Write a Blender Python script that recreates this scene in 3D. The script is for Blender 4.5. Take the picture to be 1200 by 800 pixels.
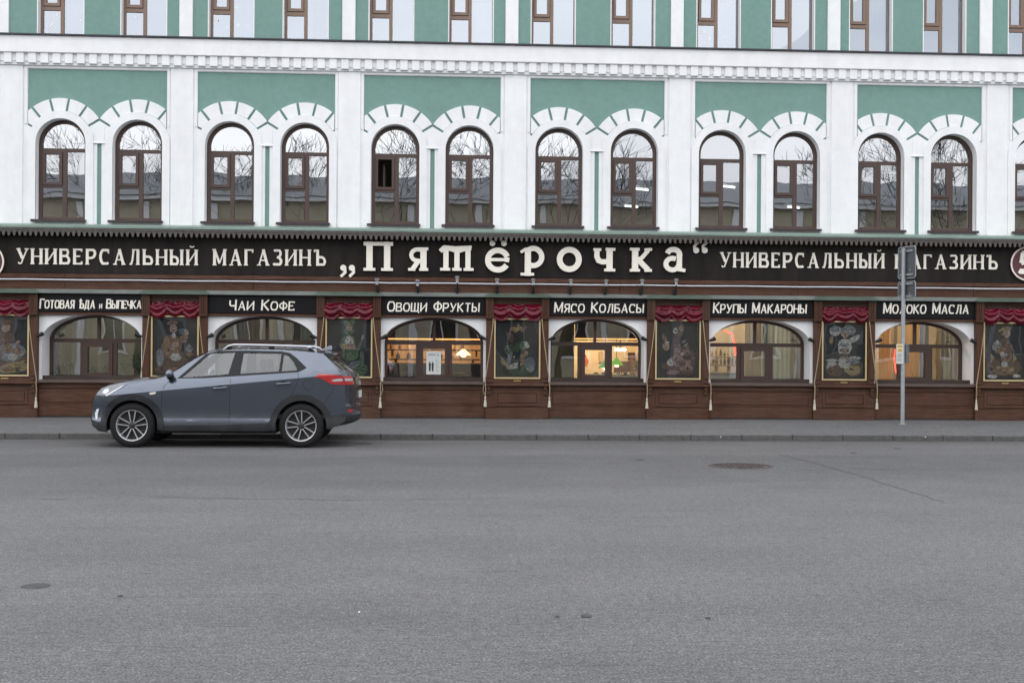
import bpy, bmesh, math, random
from mathutils import Vector, Matrix
from mathutils.geometry import delaunay_2d_cdt
sc = bpy.context.scene
for o in list(bpy.data.objects):
    bpy.data.objects.remove(o)
COL = sc.collection
R = math.radians
rnd = random.Random(7)
pi = math.pi

# ------------------------------------------------------------------ camera
F_PX, PPX, PPY, HC = 1500.0, 634.0, 408.0, 1.578
YAW, ROLL = math.atan(.0625), R(.38)
cam_d = bpy.data.cameras.new('camera'); cam = bpy.data.objects.new('camera', cam_d); COL.objects.link(cam)
sc.camera = cam
cs, sn, cr, sr = math.cos(YAW), math.sin(YAW), math.cos(ROLL), math.sin(ROLL)
right = Vector((cs, -sn, 0)); fwd = Vector((sn, cs, 0)); up = Vector((0, 0, 1))
ax = right * cr + up * sr; ay = up * cr - right * sr; az = -fwd
cam.matrix_world = Matrix(((ax.x, ay.x, az.x, 0), (ax.y, ay.y, az.y, 0), (ax.z, ay.z, az.z, HC), (0, 0, 0, 1)))
cam_d.sensor_width = 36; cam_d.lens = F_PX * 36 / 1200
cam_d.shift_x = -(PPX - 600) / 1200; cam_d.shift_y = (PPY - 400) / 1200
cam_d.clip_start = .1; cam_d.clip_end = 3000
sc.render.resolution_x = 1024; sc.render.resolution_y = 682

def at(x, y, Y):
    """pixel of the 1200x800 photograph -> world X, Z on the vertical plane at depth Y"""
    u = x - PPX; v = y - PPY
    u, v = u * cr + v * sr, -u * sr + v * cr
    dx = u * cs + F_PX * sn; dy = -u * sn + F_PX * cs
    t = Y / dy
    return dx * t, HC - v * t
def atX(x, Y, y=400): return at(x, y, Y)[0]
def ground(x, y, z=0):
    u = x - PPX; v = y - PPY
    u, v = u * cr + v * sr, -u * sr + v * cr
    t = (HC - z) / v
    return (u * cs + F_PX * sn) * t, (-u * sn + F_PX * cs) * t

# ------------------------------------------------------------------ world, sun, exposure
W = bpy.data.worlds.new('World'); sc.world = W; W.use_nodes = True
nt = W.node_tree; nt.nodes.clear()
SUN_EL, SUN_AZ = R(52), R(205)      # azimuth clockwise from +Y (north): the sun stands behind the camera to the left
sky = nt.nodes.new('ShaderNodeTexSky'); sky.sky_type = 'NISHITA'; sky.sun_disc = False
sky.sun_elevation = SUN_EL; sky.sun_rotation = SUN_AZ
tc = nt.nodes.new('ShaderNodeTexCoord'); mp = nt.nodes.new('ShaderNodeMapping'); mp.inputs['Scale'].default_value = (1, 1, 2.6)
nz = nt.nodes.new('ShaderNodeTexNoise'); nz.inputs['Scale'].default_value = 2.2; nz.inputs['Detail'].default_value = 7; nz.inputs['Roughness'].default_value = .55
cl = nt.nodes.new('ShaderNodeValToRGB')
cl.color_ramp.elements[0].position = .3; cl.color_ramp.elements[0].color = (9.7, 10.0, 10.6, 1)
cl.color_ramp.elements[1].position = .72; cl.color_ramp.elements[1].color = (14.2, 14.3, 14.6, 1)
mx = nt.nodes.new('ShaderNodeMix'); mx.data_type = 'RGBA'; mx.inputs[0].default_value = .9
bg = nt.nodes.new('ShaderNodeBackground'); bg.inputs['Strength'].default_value = .1
wo = nt.nodes.new('ShaderNodeOutputWorld'); L = nt.links.new
L(tc.outputs['Generated'], mp.inputs[0]); L(mp.outputs[0], nz.inputs['Vector']); L(nz.outputs['Fac'], cl.inputs[0])
L(sky.outputs[0], mx.inputs[6]); L(cl.outputs[0], mx.inputs[7]); L(mx.outputs[2], bg.inputs['Color']); L(bg.outputs[0], wo.inputs[0])
sd = bpy.data.lights.new('sun', 'SUN'); sd.energy = .6; sd.angle = R(100); sd.color = (1, .97, .93)
so = bpy.data.objects.new('sun', sd); COL.objects.link(so)
sdir = Vector((math.sin(SUN_AZ) * math.cos(SUN_EL), math.cos(SUN_AZ) * math.cos(SUN_EL), math.sin(SUN_EL)))
so.rotation_euler = sdir.to_track_quat('Z', 'Y').to_euler()
sc.view_settings.view_transform = 'Standard'; sc.view_settings.look = 'None'
sc.view_settings.exposure = 0.66; sc.view_settings.gamma = 1
sc.render.engine = 'CYCLES'
sc.cycles.max_bounces = 7; sc.cycles.transparent_max_bounces = 12; sc.cycles.glossy_bounces = 4

# ------------------------------------------------------------------ materials
MATS = {}
def rgb(r, g, b):
    f = lambda c: ((c / 255 + .055) / 1.055) ** 2.4 if c / 255 > .04045 else c / 255 / 12.92
    return (f(r), f(g), f(b))
def mat(name, col, rough=.6, var=.12, scale=6, bump=0, bscale=60, metal=0, spec=.4, coat=0, stretch=(1, 1, 1), dirt=0, col2=None, obj=False, sheen=0, detail=6):
    if name in MATS: return MATS[name]
    m = bpy.data.materials.new(name); m.use_nodes = True; t = m.node_tree; n = t.nodes; lk = t.links.new
    b = n['Principled BSDF']; b.inputs['Roughness'].default_value = rough; b.inputs['Metallic'].default_value = metal
    b.inputs['Specular IOR Level'].default_value = spec; b.inputs['Coat Weight'].default_value = coat; b.inputs['Coat Roughness'].default_value = .06
    if sheen: b.inputs['Sheen Weight'].default_value = sheen
    if obj:
        c = n.new('ShaderNodeTexCoord'); src = c.outputs['Object']
    else:
        c = n.new('ShaderNodeNewGeometry'); src = c.outputs['Position']
    mpn = n.new('ShaderNodeMapping'); mpn.inputs['Scale'].default_value = stretch; lk(src, mpn.inputs[0])
    z = n.new('ShaderNodeTexNoise'); z.inputs['Scale'].default_value = scale; z.inputs['Detail'].default_value = detail; z.inputs['Roughness'].default_value = .6
    lk(mpn.outputs[0], z.inputs['Vector'])
    r = n.new('ShaderNodeValToRGB'); r.color_ramp.elements[0].position = .3; r.color_ramp.elements[1].position = .7
    a = col2 or tuple(min(1, x * (1 + var)) for x in col)
    r.color_ramp.elements[0].color = tuple(x * (1 - var) for x in col) + (1,); r.color_ramp.elements[1].color = tuple(a) + (1,)
    lk(z.outputs['Fac'], r.inputs[0]); last = r.outputs[0]
    if dirt:
        z2 = n.new('ShaderNodeTexNoise'); z2.inputs['Scale'].default_value = 1.3; z2.inputs['Detail'].default_value = 9; z2.inputs['Roughness'].default_value = .7
        mp2 = n.new('ShaderNodeMapping'); mp2.inputs['Scale'].default_value = (1.6, 1.6, .35); lk(src, mp2.inputs[0]); lk(mp2.outputs[0], z2.inputs['Vector'])
        r2 = n.new('ShaderNodeMapRange'); r2.inputs[1].default_value = .42; r2.inputs[2].default_value = .8; r2.inputs[3].default_value = 0; r2.inputs[4].default_value = dirt
        lk(z2.outputs['Fac'], r2.inputs[0])
        mm = n.new('ShaderNodeMix'); mm.data_type = 'RGBA'; mm.inputs[7].default_value = (.13, .12, .11, 1)
        lk(r2.outputs[0], mm.inputs[0]); lk(last, mm.inputs[6]); last = mm.outputs[2]
    lk(last, b.inputs['Base Color'])
    if bump:
        z3 = n.new('ShaderNodeTexNoise'); z3.inputs['Scale'].default_value = bscale; z3.inputs['Detail'].default_value = 4
        lk(mpn.outputs[0], z3.inputs['Vector'])
        bp = n.new('ShaderNodeBump'); bp.inputs['Strength'].default_value = bump; bp.inputs['Distance'].default_value = .01
        lk(z3.outputs['Fac'], bp.inputs['Height']); lk(bp.outputs[0], b.inputs['Normal'])
    MATS[name] = m; return m
def glass(name, fac, tint=(.85, .9, .9), warp=.02, wscale=1.4, rough=0.0, gcol=(.97, .98, 1)):
    m = bpy.data.materials.new(name); m.use_nodes = True; t = m.node_tree; n = t.nodes; n.clear(); lk = t.links.new
    o = n.new('ShaderNodeOutputMaterial'); mxs = n.new('ShaderNodeMixShader'); tr = n.new('ShaderNodeBsdfTransparent'); gl = n.new('ShaderNodeBsdfGlossy')
    tr.inputs[0].default_value = tint + (1,); gl.inputs['Roughness'].default_value = rough; gl.inputs['Color'].default_value = gcol + (1,)
    lw = n.new('ShaderNodeLayerWeight'); lw.inputs[0].default_value = .25
    mr = n.new('ShaderNodeMapRange'); mr.inputs[3].default_value = fac; mr.inputs[4].default_value = min(1, fac + .5)
    lk(lw.outputs['Fresnel'], mr.inputs[0]); lk(mr.outputs[0], mxs.inputs[0]); lk(tr.outputs[0], mxs.inputs[1]); lk(gl.outputs[0], mxs.inputs[2]); lk(mxs.outputs[0], o.inputs[0])
    mr.inputs[1].default_value = .02
    if warp:
        g = n.new('ShaderNodeNewGeometry'); z = n.new('ShaderNodeTexNoise'); z.inputs['Scale'].default_value = wscale; z.inputs['Detail'].default_value = 1.5
        lk(g.outputs['Position'], z.inputs['Vector']); bp = n.new('ShaderNodeBump'); bp.inputs['Strength'].default_value = 1; bp.inputs['Distance'].default_value = warp
        lk(z.outputs['Fac'], bp.inputs['Height']); lk(bp.outputs[0], gl.inputs['Normal'])
    MATS[name] = m; return m
def emit(name, col, s):
    m = bpy.data.materials.new(name); m.use_nodes = True; b = m.node_tree.nodes['Principled BSDF']
    b.inputs['Base Color'].default_value = col + (1,); b.inputs['Emission Color'].default_value = col + (1,); b.inputs['Emission Strength'].default_value = s
    MATS[name] = m; return m

white = mat('white_plaster', (.80, .805, .815), .85, .035, 5, .25, 90, dirt=.14)
green = mat('green_plaster', (.172, .296, .26), .85, .07, 9, .3, 110, dirt=.12)
wood = mat('brown_painted_wood', (.078, .034, .0195), .55, .4, 5, .3, 40, stretch=(.6, 3, 6), dirt=.22, spec=.22)
wood_d = mat('dark_brown_wood', (.03, .018, .014), .5, .3, 5, .3, 40, stretch=(.6, 3, 6), dirt=.2)
wood_v = mat('brown_painted_wood_upright', (.074, .033, .019), .55, .3, 5, .3, 40, stretch=(6, 3, .6), dirt=.22, spec=.22)
black = mat('black_signboard', (.008, .007, .0065), .6, .5, 1.6, .1, 30, dirt=.10, stretch=(3, 1, .6), spec=.2, col2=(.018, .013, .011))
lace = mat('grey_brown_fretwork', (.085, .075, .07), .6, .3, 14, dirt=.2)
tin_g = mat('pale_green_painted_tin', (.20, .28, .24), .5, .15, 4, .1, 20, dirt=.25, stretch=(.5, 2, 2))
tin_d = mat('dark_grey_flashing', (.035, .035, .045), .4, .2, 6)
cream = mat('cream_letter_enamel', (.84, .80, .71), .4, .06, 20, dirt=.12)
gilt = mat('pale_gilt_moulding', (.52, .41, .22), .45, .12, 30)
brown_w = mat('brown_window_frame', (.062, .035, .028), .4, .12, 20, spec=.5)
brown_l = mat('light_brown_window_frame', (.19, .12, .085), .4, .1, 20, spec=.5)
sill_m = mat('dark_brown_tin_sill', (.045, .03, .034), .35, .2, 8)
pane_up = glass('coated_window_glass', .36, (.5, .55, .56), .0018, 1.1)
pane_top = glass('coated_window_glass_upper', .43, (.6, .66, .7), .0018, 1.0)
pane_3 = glass('second_storey_glass', .36, (.5, .56, .62), .0018, 1.0, gcol=(.86, .92, 1))
pane_g = glass('shop_window_glass', .22, (.86, .88, .85), .004, .9)
pane_p = glass('picture_glass', .05, (.9, .92, .92), .01, .8)
asph = None


def translucent(m, k=.5):
    t = m.node_tree; n = t.nodes; b = n['Principled BSDF']; o = n['Material Output']; tr = n.new('ShaderNodeBsdfTranslucent'); mxs = n.new('ShaderNodeMixShader'); mxs.inputs[0].default_value = k
    src = b.inputs['Base Color'].links[0].from_socket; t.links.new(src, tr.inputs[0]); t.links.new(b.outputs[0], mxs.inputs[1]); t.links.new(tr.outputs[0], mxs.inputs[2]); t.links.new(mxs.outputs[0], o.inputs[0]); return m
# ------------------------------------------------------------------ mesh building
def fill(loops):
    """constrained triangulation of loops (outer, holes); keeps what lies inside by even-odd"""
    pts = []; ed = []
    for lp in loops:
        k = len(pts); pts += [Vector(p) for p in lp]; ed += [(k + i, k + (i + 1) % len(lp)) for i in range(len(lp))]
    v, _, f, _, _, _ = delaunay_2d_cdt(pts, ed, [], 0, 1e-6)
    if len(loops) == 1:
        segs = None
    E_ = [(pts[a], pts[b]) for a, b in ed]; out = []
    for t in f:
        cx = sum(v[i].x for i in t) / len(t); cy = sum(v[i].y for i in t) / len(t); c = 0
        for a, b in E_:
            if (a.y > cy) != (b.y > cy) and cx < (b.x - a.x) * (cy - a.y) / (b.y - a.y) + a.x: c += 1
        if c % 2:
            ar = (v[t[1]].x - v[t[0]].x) * (v[t[2]].y - v[t[0]].y) - (v[t[1]].y - v[t[0]].y) * (v[t[2]].x - v[t[0]].x)
            out.append(tuple(t) if ar > 0 else tuple(t)[::-1])
    return [(p.x, p.y) for p in v], out
class MB:
    def __init__(s): s.v = []; s.f = []; s.m = []; s.ml = []
    def mi(s, m):
        if m not in s.ml: s.ml.append(m)
        return s.ml.index(m)
    def add(s, vs, fs, m):
        k = len(s.v); s.v += [tuple(p) for p in vs]; i = s.mi(m)
        for f in fs: s.f.append(tuple(a + k for a in f)); s.m.append(i)
        return s
    def box(s, x0, x1, y0, y1, z0, z1, m, b=0):
        if b:      # chamfered front edges
            vs = [(x0, y0 + b, z0), (x1, y0 + b, z0), (x1, y0 + b, z1), (x0, y0 + b, z1), (x0 + b, y0, z0 + b), (x1 - b, y0, z0 + b), (x1 - b, y0, z1 - b), (x0 + b, y0, z1 - b),
                  (x0, y1, z0), (x1, y1, z0), (x1, y1, z1), (x0, y1, z1)]
            fs = [(4, 5, 6, 7), (0, 1, 5, 4), (1, 2, 6, 5), (2, 3, 7, 6), (3, 0, 4, 7), (1, 0, 8, 9), (2, 1, 9, 10), (3, 2, 10, 11), (0, 3, 11, 8), (9, 8, 11, 10)]
            return s.add(vs, fs, m)
        vs = [(x0, y0, z0), (x1, y0, z0), (x1, y1, z0), (x0, y1, z0), (x0, y0, z1), (x1, y0, z1), (x1, y1, z1), (x0, y1, z1)]
        return s.add(vs, [(3, 2, 1, 0), (4, 5, 6, 7), (0, 1, 5, 4), (1, 2, 6, 5), (2, 3, 7, 6), (3, 0, 4, 7)], m)
    def plate(s, loops, y0, y1, m, fn=None, back=False, sides=True):
        """loops of (x,z): outer first, then holes; front face at y0, sides run back to y1"""
        flat = []; rng = []
        for lp in loops:
            rng.append((len(flat), len(lp))); flat += lp
        P = (lambda x, z, y: (x, y, z)) if fn is None else fn
        cv, tris = fill(loops)
        s.add([P(x, z, y0) for x, z in cv], tris, m)
        if back: s.add([P(x, z, y1) for x, z in cv], [t[::-1] for t in tris], m)
        if not sides: return s
        N = len(flat); fs = []
        vs = [P(x, z, y0) for x, z in flat] + [P(x, z, y1) for x, z in flat]
        if sides:
            for q, (st, n) in enumerate(rng):
                lp = flat[st:st + n]
                A = sum(lp[i][0] * lp[(i + 1) % n][1] - lp[(i + 1) % n][0] * lp[i][1] for i in range(n))
                fl = (A > 0) == (q == 0)
                for i in range(n):
                    j = (i + 1) % n
                    f = (st + i, st + i + N, st + j + N, st + j)
                    fs.append(f if fl else f[::-1])
        return s.add(vs, fs, m)
    def tube(s, pts, r, m, n=8, cap=True):
        pts = [Vector(p) for p in pts]; rs = r if isinstance(r, (list, tuple)) else [r] * len(pts)
        vs = []; prev = None
        for i, p in enumerate(pts):
            d = (pts[min(i + 1, len(pts) - 1)] - pts[max(i - 1, 0)])
            d = d.normalized() if d.length > 1e-9 else Vector((0, 0, 1))
            if prev is None:
                a = d.orthogonal().normalized()
            else:
                a = (prev - d * prev.dot(d)); a = a.normalized() if a.length > 1e-6 else d.orthogonal().normalized()
            prev = a; b = d.cross(a)
            for k in range(n):
                t = 2 * pi * k / n; vs.append(p + (a * math.cos(t) + b * math.sin(t)) * rs[i])
        fs = []
        for i in range(len(pts) - 1):
            for k in range(n):
                fs.append((i * n + k, i * n + (k + 1) % n, (i + 1) * n + (k + 1) % n, (i + 1) * n + k))
        if cap: fs += [tuple(range(n))[::-1], tuple((len(pts) - 1) * n + k for k in range(n))]
        return s.add(vs, fs, m)
    def lathe(s, prof, c, m, axis='z', n=24, flip=False):
        """prof: (r, h) pairs along an axis through c"""
        vs = []
        for r, h in prof:
            for k in range(n):
                t = 2 * pi * k / n; a, b = r * math.cos(t), r * math.sin(t)
                vs.append((c[0] + a, c[1] + b, c[2] + h) if axis == 'z' else ((c[0] + a, c[1] + h, c[2] + b) if axis == 'y' else (c[0] + h, c[1] + a, c[2] + b)))
        fs = []
        for i in range(len(prof) - 1):
            for k in range(n):
                f = (i * n + k, i * n + (k + 1) % n, (i + 1) * n + (k + 1) % n, (i + 1) * n + k)
                fs.append(f[::-1] if flip else f)
        return s.add(vs, fs, m)
    def blob(s, c, r, m, n=10, squash=(1, 1, 1)):
        prof = [(math.sin(pi * i / n) * r + 1e-4, -math.cos(pi * i / n) * r * squash[2]) for i in range(n + 1)]
        k = len(s.v); s.lathe(prof, c, m, n=n + 2)
        for i in range(k, len(s.v)):
            x, y, z = s.v[i]; s.v[i] = (c[0] + (x - c[0]) * squash[0], c[1] + (y - c[1]) * squash[1], z)
        return s
    def build(s, name, parent=None, smooth=None, fix=False):
        me = bpy.data.meshes.new(name)
        o0 = parent.matrix_world.translation if parent is not None and False else Vector(WLOC.get(parent.name, (0, 0, 0)) if parent is not None else (0, 0, 0))
        me.from_pydata([(x - o0.x, y - o0.y, z - o0.z) for x, y, z in s.v], [], s.f)
        for m in s.ml: me.materials.append(m)
        me.polygons.foreach_set('material_index', s.m)
        if fix or smooth:
            bm = bmesh.new(); bm.from_mesh(me)
            if fix: bmesh.ops.remove_doubles(bm, verts=bm.verts, dist=1e-4)
            bmesh.ops.recalc_face_normals(bm, faces=bm.faces) if fix else None
            bm.to_mesh(me); bm.free()
        if smooth:
            me.polygons.foreach_set('use_smooth', [True] * len(me.polygons)); me.set_sharp_from_angle(angle=R(smooth))
        me.update()
        o = bpy.data.objects.new(name, me); COL.objects.link(o)
        if parent is not None: o.parent = parent; WLOC[o.name] = tuple(o0)
        else: WLOC[o.name] = (0, 0, 0)
        return o
WLOC = {}
def thing(name, label, cat, loc=(0, 0, 0), group=None, kind=None):
    o = bpy.data.objects.new(name, None); COL.objects.link(o); o.location = loc; o.empty_display_size = .2
    WLOC[o.name] = tuple(loc); return tag(o, label, cat, group, kind)
def tag(o, label=None, cat=None, group=None, kind=None):
    if label: o['label'] = label
    if cat: o['category'] = cat
    if group: o['group'] = group
    if kind: o['kind'] = kind
    return o
def copy_tree(o, parent=None, dx=0, dy=0, dz=0):
    c = o.copy(); COL.objects.link(c); c.parent = parent
    if parent is None:
        c.location = (o.location.x + dx, o.location.y + dy, o.location.z + dz)
    l = WLOC.get(o.name, (0, 0, 0)); WLOC[c.name] = (l[0] + dx, l[1] + dy, l[2] + dz)
    for ch in [k for k in bpy.data.objects if k.parent == o]: copy_tree(ch, c, dx, dy, dz)
    return c
def inst(me_obj, parent, off):
    """another piece that shares the mesh, moved by off, under the same parent"""
    c = me_obj.copy(); COL.objects.link(c); c.parent = parent; c.location = (me_obj.location.x + off[0], me_obj.location.y + off[1], me_obj.location.z + off[2])
    WLOC[c.name] = WLOC.get(me_obj.name, (0, 0, 0)); return c
def arc(cx, cz, rx, rz, a0, a1, n=16):
    return [(cx + rx * math.cos(R(a0 + (a1 - a0) * i / n)), cz + rz * math.sin(R(a0 + (a1 - a0) * i / n))) for i in range(n + 1)]
def rect(x0, x1, z0, z1): return [(x0, z0), (x1, z0), (x1, z1), (x0, z1)]
def clipx(poly, x, keep_less):
    out = []
    for i in range(len(poly)):
        a, b = poly[i], poly[(i + 1) % len(poly)]
        ia = (a[0] <= x) == keep_less; ib = (b[0] <= x) == keep_less
        if ia: out.append(a)
        if ia != ib:
            t = (x - a[0]) / (b[0] - a[0]); out.append((x, a[1] + (b[1] - a[1]) * t))
    return out

# ------------------------------------------------------------------ lettering drawn with strokes
def st_arc(cx, cy, rx, ry, a0, a1, n=12): return arc(cx, cy, rx, ry, a0, a1, n)
# glyph: (width, [(points, thick?1:0)...], [serif points (x, y, halfwidth)])
def G():
    g = {}
    V = lambda x, a=0, b=1: ([(x, a), (x, b)], 1)
    def bowl(x0, x1, y0, y1):
        r = (y1 - y0) / 2; rx = min((x1 - x0) * .55, r)
        return [(x0, y1), (x1 - rx, y1)] + st_arc(x1 - rx, (y0 + y1) / 2, rx, r, 90, -90) + [(x1 - rx, y0), (x0, y0)]
    g['Н'] = (.62, [V(0), V(.62), ([(0, .5), (.62, .5)], 0)], [(0, 0), (0, 1), (.62, 0), (.62, 1)])
    g['И'] = (.62, [V(0), V(.62), ([(0, .1), (.62, .9)], 0)], [(0, 0), (0, 1), (.62, 0), (.62, 1)])
    g['Й'] = (.62, g['И'][1] + [(st_arc(.31, 1.28, .15, .13, 200, 340), 0)], g['И'][2])
    g['У'] = (.66, [([(.02, 1), (.34, .36)], 1), ([(.66, 1), (.36, .3), (.26, .06), (.12, .02), (.04, .12)], 0)], [(.04, 1), (.64, 1)])
    g['В'] = (.6, [V(0), (bowl(0, .52, .53, 1), .6), (bowl(0, .6, 0, .53), .8)], [(0, 0, .06), (0, 1, .06)])
    g['Е'] = (.52, [V(0), ([(0, 1), (.5, 1)], .3), ([(0, .52), (.4, .52)], .2), ([(0, 0), (.52, 0)], .3), ([(.5, 1), (.5, .82)], .2), ([(.52, 0), (.52, .2)], .2)], [(0, 0, .06), (0, 1, .06)])
    g['Р'] = (.56, [V(0), (bowl(0, .56, .42, 1), .8)], [(0, 0), (0, 1, .06)])
    g['С'] = (.62, [(st_arc(.34, .5, .34, .5, 48, 312, 18), .85), ([(.57, .98), (.57, .72)], 0)], [])
    g['А'] = (.7, [([(.36, 1), (.04, 0)], .1), ([(.34, 1), (.66, 0)], 1), ([(.12, .32), (.56, .32)], 0)], [(.04, 0), (.66, 0)])
    g['Л'] = (.66, [([(.28, 1), (.2, .3), (.12, .05), (0, .02)], .4), V(.6), ([(.18, 1), (.68, 1)], 0)], [(.6, 0)])
    g['Ь'] = (.56, [V(0), (bowl(0, .56, 0, .53), .8)], [(0, 0, .06), (0, 1)])
    g['Ъ'] = (.72, [([(.2, 0), (.2, 1)], 1), (bowl(.2, .72, 0, .53), .8), ([(-.02, 1), (.2, 1)], .2), ([(-.02, 1), (-.02, .84)], .2)], [(.2, 0, .06)])
    g['Ѣ'] = (.66, [([(.2, 0), (.2, 1)], 1), (bowl(.2, .66, 0, .5), .8), ([(0, .78), (.46, .78)], .4)], [(.2, 0, .06)])
    g['Ы'] = (.8, [V(0), (bowl(0, .48, 0, .53), .8), V(.76)], [(0, 1), (.76, 0), (.76, 1)])
    g['М'] = (.8, [V(.04), V(.76), ([(.04, 1), (.4, .12)], .6), ([(.76, 1), (.4, .12)], 0)], [(.04, 0), (.76, 0), (.0, 1, .08), (.8, 1, .08)])
    g['Г'] = (.5, [V(0), ([(0, 1), (.48, 1)], .2), ([(.48, 1), (.48, .8)], .2)], [(0, 0), (0, 1, .06)])
    g['З'] = (.54, [(st_arc(.24, .75, .26, .25, 145, -90, 12), .7), (st_arc(.24, .26, .3, .26, 90, -150, 12), .85)], [])
    g['О'] = (.66, [(st_arc(.33, .5, .33, .5, 0, 360, 24), .8)], [])
    g['Т'] = (.6, [V(.3), ([(0, 1), (.6, 1)], .4)], [(.3, 0)])
    g['П'] = (.62, [V(0), V(.62), ([(0, 1), (.62, 1)], .4)], [(0, 0), (.62, 0)])
    g['К'] = (.6, [V(0), ([(.58, 1), (.05, .48)], .5), ([(.14, .55), (.6, 0)], 1)], [(0, 0), (0, 1)])
    g['Д'] = (.72, [([(.2, 1), (.16, .4), (.08, .0)], .4), V(.56), ([(.14, 1), (.6, 1)], .2), ([(-.02, 0), (.7, 0)], .3), ([(0, 0), (0, -.16)], .2), ([(.68, 0), (.68, -.16)], .2)], [])
    g['Ф'] = (.74, [V(.37, -.02, 1.02), (st_arc(.37, .52, .36, .32, 0, 360, 22), .7)], [])
    g['Ч'] = (.56, [V(.52), ([(0, 1), (0, .62)] + st_arc(.16, .6, .16, .18, 180, 270, 6) + [(.52, .42)], .7)], [])
    g['Щ'] = (.86, [V(0), V(.38), V(.76), ([(0, 0), (.84, 0)], .4), ([(.86, .03), (.86, -.16)], .2)], [])
    g['Я'] = (.56, [V(.54), ([(x, y) for x, y in [(.54 - a, b) for a, b in bowl(0, .5, .45, 1)]], .8), ([(.3, .46), (.02, 0)], .8)], [])
    g['Б'] = (.56, [V(0), (bowl(0, .56, 0, .55), .8), ([(0, 1), (.5, 1)], .4)], [(0, 0, .06)])
    g['5'] = (.56, [([(.52, .96), (.1, .96)], 1), ([(.12, 1), (.06, .52)], .4), (st_arc(.24, .3, .3, .28, 128, -150, 14), 1)], [])
    return g
GL = G()
def ribbon(mb, pts, w, y0, y1, m, closed=False):
    n = len(pts)
    if n < 2: return
    closed = closed or (abs(pts[0][0] - pts[-1][0]) < 1e-6 and abs(pts[0][1] - pts[-1][1]) < 1e-6)
    Lp, Rp = [], []
    for i in range(n):
        a = Vector(pts[i - 1 if i else (n - 2 if closed else 0)]); c = Vector(pts[i + 1 if i < n - 1 else (1 if closed else n - 1)]); p = Vector(pts[i])
        d1 = (p - a); d2 = (c - p)
        d1 = d1.normalized() if d1.length > 1e-7 else d2.normalized(); d2 = d2.normalized() if d2.length > 1e-7 else d1
        n1 = Vector((-d1.y, d1.x)); n2 = Vector((-d2.y, d2.x)); nn = (n1 + n2)
        nn = nn.normalized() if nn.length > 1e-6 else n1
        k = 1 / max(.5, nn.dot(n1))
        Lp.append(p + nn * w / 2 * k); Rp.append(p - nn * w / 2 * k)
    vs = [(q.x, y0, q.y) for q in Lp] + [(q.x, y0, q.y) for q in Rp] + [(q.x, y1, q.y) for q in Lp] + [(q.x, y1, q.y) for q in Rp]
    fs = []
    for i in range(n - 1):
        fs += [(n + i, n + i + 1, i + 1, i), (i, i + 1, 2 * n + i + 1, 2 * n + i), (n + i + 1, n + i, 3 * n + i, 3 * n + i + 1)]
    if not closed: fs += [(n, 0, 2 * n, 3 * n), (n - 1, 2 * n - 1, 4 * n - 1, 3 * n - 1)]
    mb.add(vs, fs, m)
def glyph_mesh(mb, ch, x, z, h, sx, y, dep, m, thick, thin, serif, slant=0, src=None):
    w, strokes, ser = (src or GL)[ch]; k = 0
    T = lambda p: (x + p[0] * h * sx + slant * p[1] * h, z + p[1] * h)
    for pts, th in strokes:
        wt = (thin + (thick - thin) * th) * h
        # keep horizontal strokes inside the letter's height
        q = [(a, b if not (serif or True) else (min(max(b, wt / h / 2), 1 - wt / h / 2) if 0 <= b <= 1 and len(pts) > 2 else b)) for a, b in pts]
        if len(q) == 2 and q[0][1] == q[1][1] and q[0][1] in (0, 1): q = [(a, wt / h / 2 if b == 0 else 1 - wt / h / 2) for a, b in q]
        ribbon(mb, [T(p) for p in q], wt, y - dep - k * .0007, y, m); k += 1
    if serif:
        for s_ in ser:
            hw = (s_[2] if len(s_) > 2 else .10) + thick / 2 * .6
            zz = thin * .45 if s_[1] == 0 else 1 - thin * .45
            a, b = T((s_[0], zz)), T((s_[0], zz))
            ribbon(mb, [(a[0] - hw * h * sx * .95, a[1]), (a[0] + hw * h * sx * .95, a[1])], thin * h * .9, y - dep - k * .0007, y, m); k += 1
def text_row(word, xa, xb, za, zb, y, dep, m, parent, thick=.17, thin=.075, serif=True, slant=0, gap=.22, name='letter', caps=None):
    """letters between xa and xb; za/zb: baseline height at the left and right end; h from caps: list of heights"""
    ws = []; tot = 0
    for i, ch in enumerate(word):
        h = caps[i]
        w = (.42 if ch == ' ' else GL[ch][0]) * h; ws.append(w); tot += w
    tot += gap * caps[0] * (len(word) - 1)
    kx = (xb - xa) / tot; x = xa; out = []
    for i, ch in enumerate(word):
        h = caps[i]
        if ch != ' ':
            mb = MB(); zz = za + (zb - za) * (x - xa) / (xb - xa)
            glyph_mesh(mb, ch, x, zz, h, kx, y, dep, m, thick, thin, serif, slant)
            out.append(mb.build(name, parent))
        x += (ws[i] + gap * caps[0]) * kx
    return out
# ================================================================== THE FACADE
D = 26.7            # plane of the white wall of the upper storeys
YS = D - .25        # front plane of the timber shopfront
XL, XR = -15.6, 18.4
def zat(y, Y=D, x=600): return at(x, y, Y)[1]
bays = []           # (panel left, panel right, window centre 1, window centre 2)
pl = [32, 231, 426, 621, 814, 1004]; pr = [195, 392, 586, 778, 968, 1150]
w1 = [71, 269, 463, 655, 846, 1032]; w2 = [161, 357, 550, 743, 933, 1117]
for a, b, c, d in zip(pl, pr, w1, w2): bays.append(tuple(atX(q, D, 220) for q in (a, b, c, d)))
PIT = 3.43
bays.append(tuple(atX(1186, D, 220) + q for q in (0, 2.72, .55, 2.13)))
bays.insert(0, tuple(q - PIT for q in bays[0]))
ZS = zat(174, D, 463); ZTOP = zat(91.5); ZSILL = zat(264, D, 600)
RO, RA, RV0, RV1 = .50, .655, .665, .915    # opening, archivolt, voussoir radii

store = thing('department_store', 'long white and sea green store building with arched windows above a brown shopfront', 'building', (1.5, D, 0))

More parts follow.
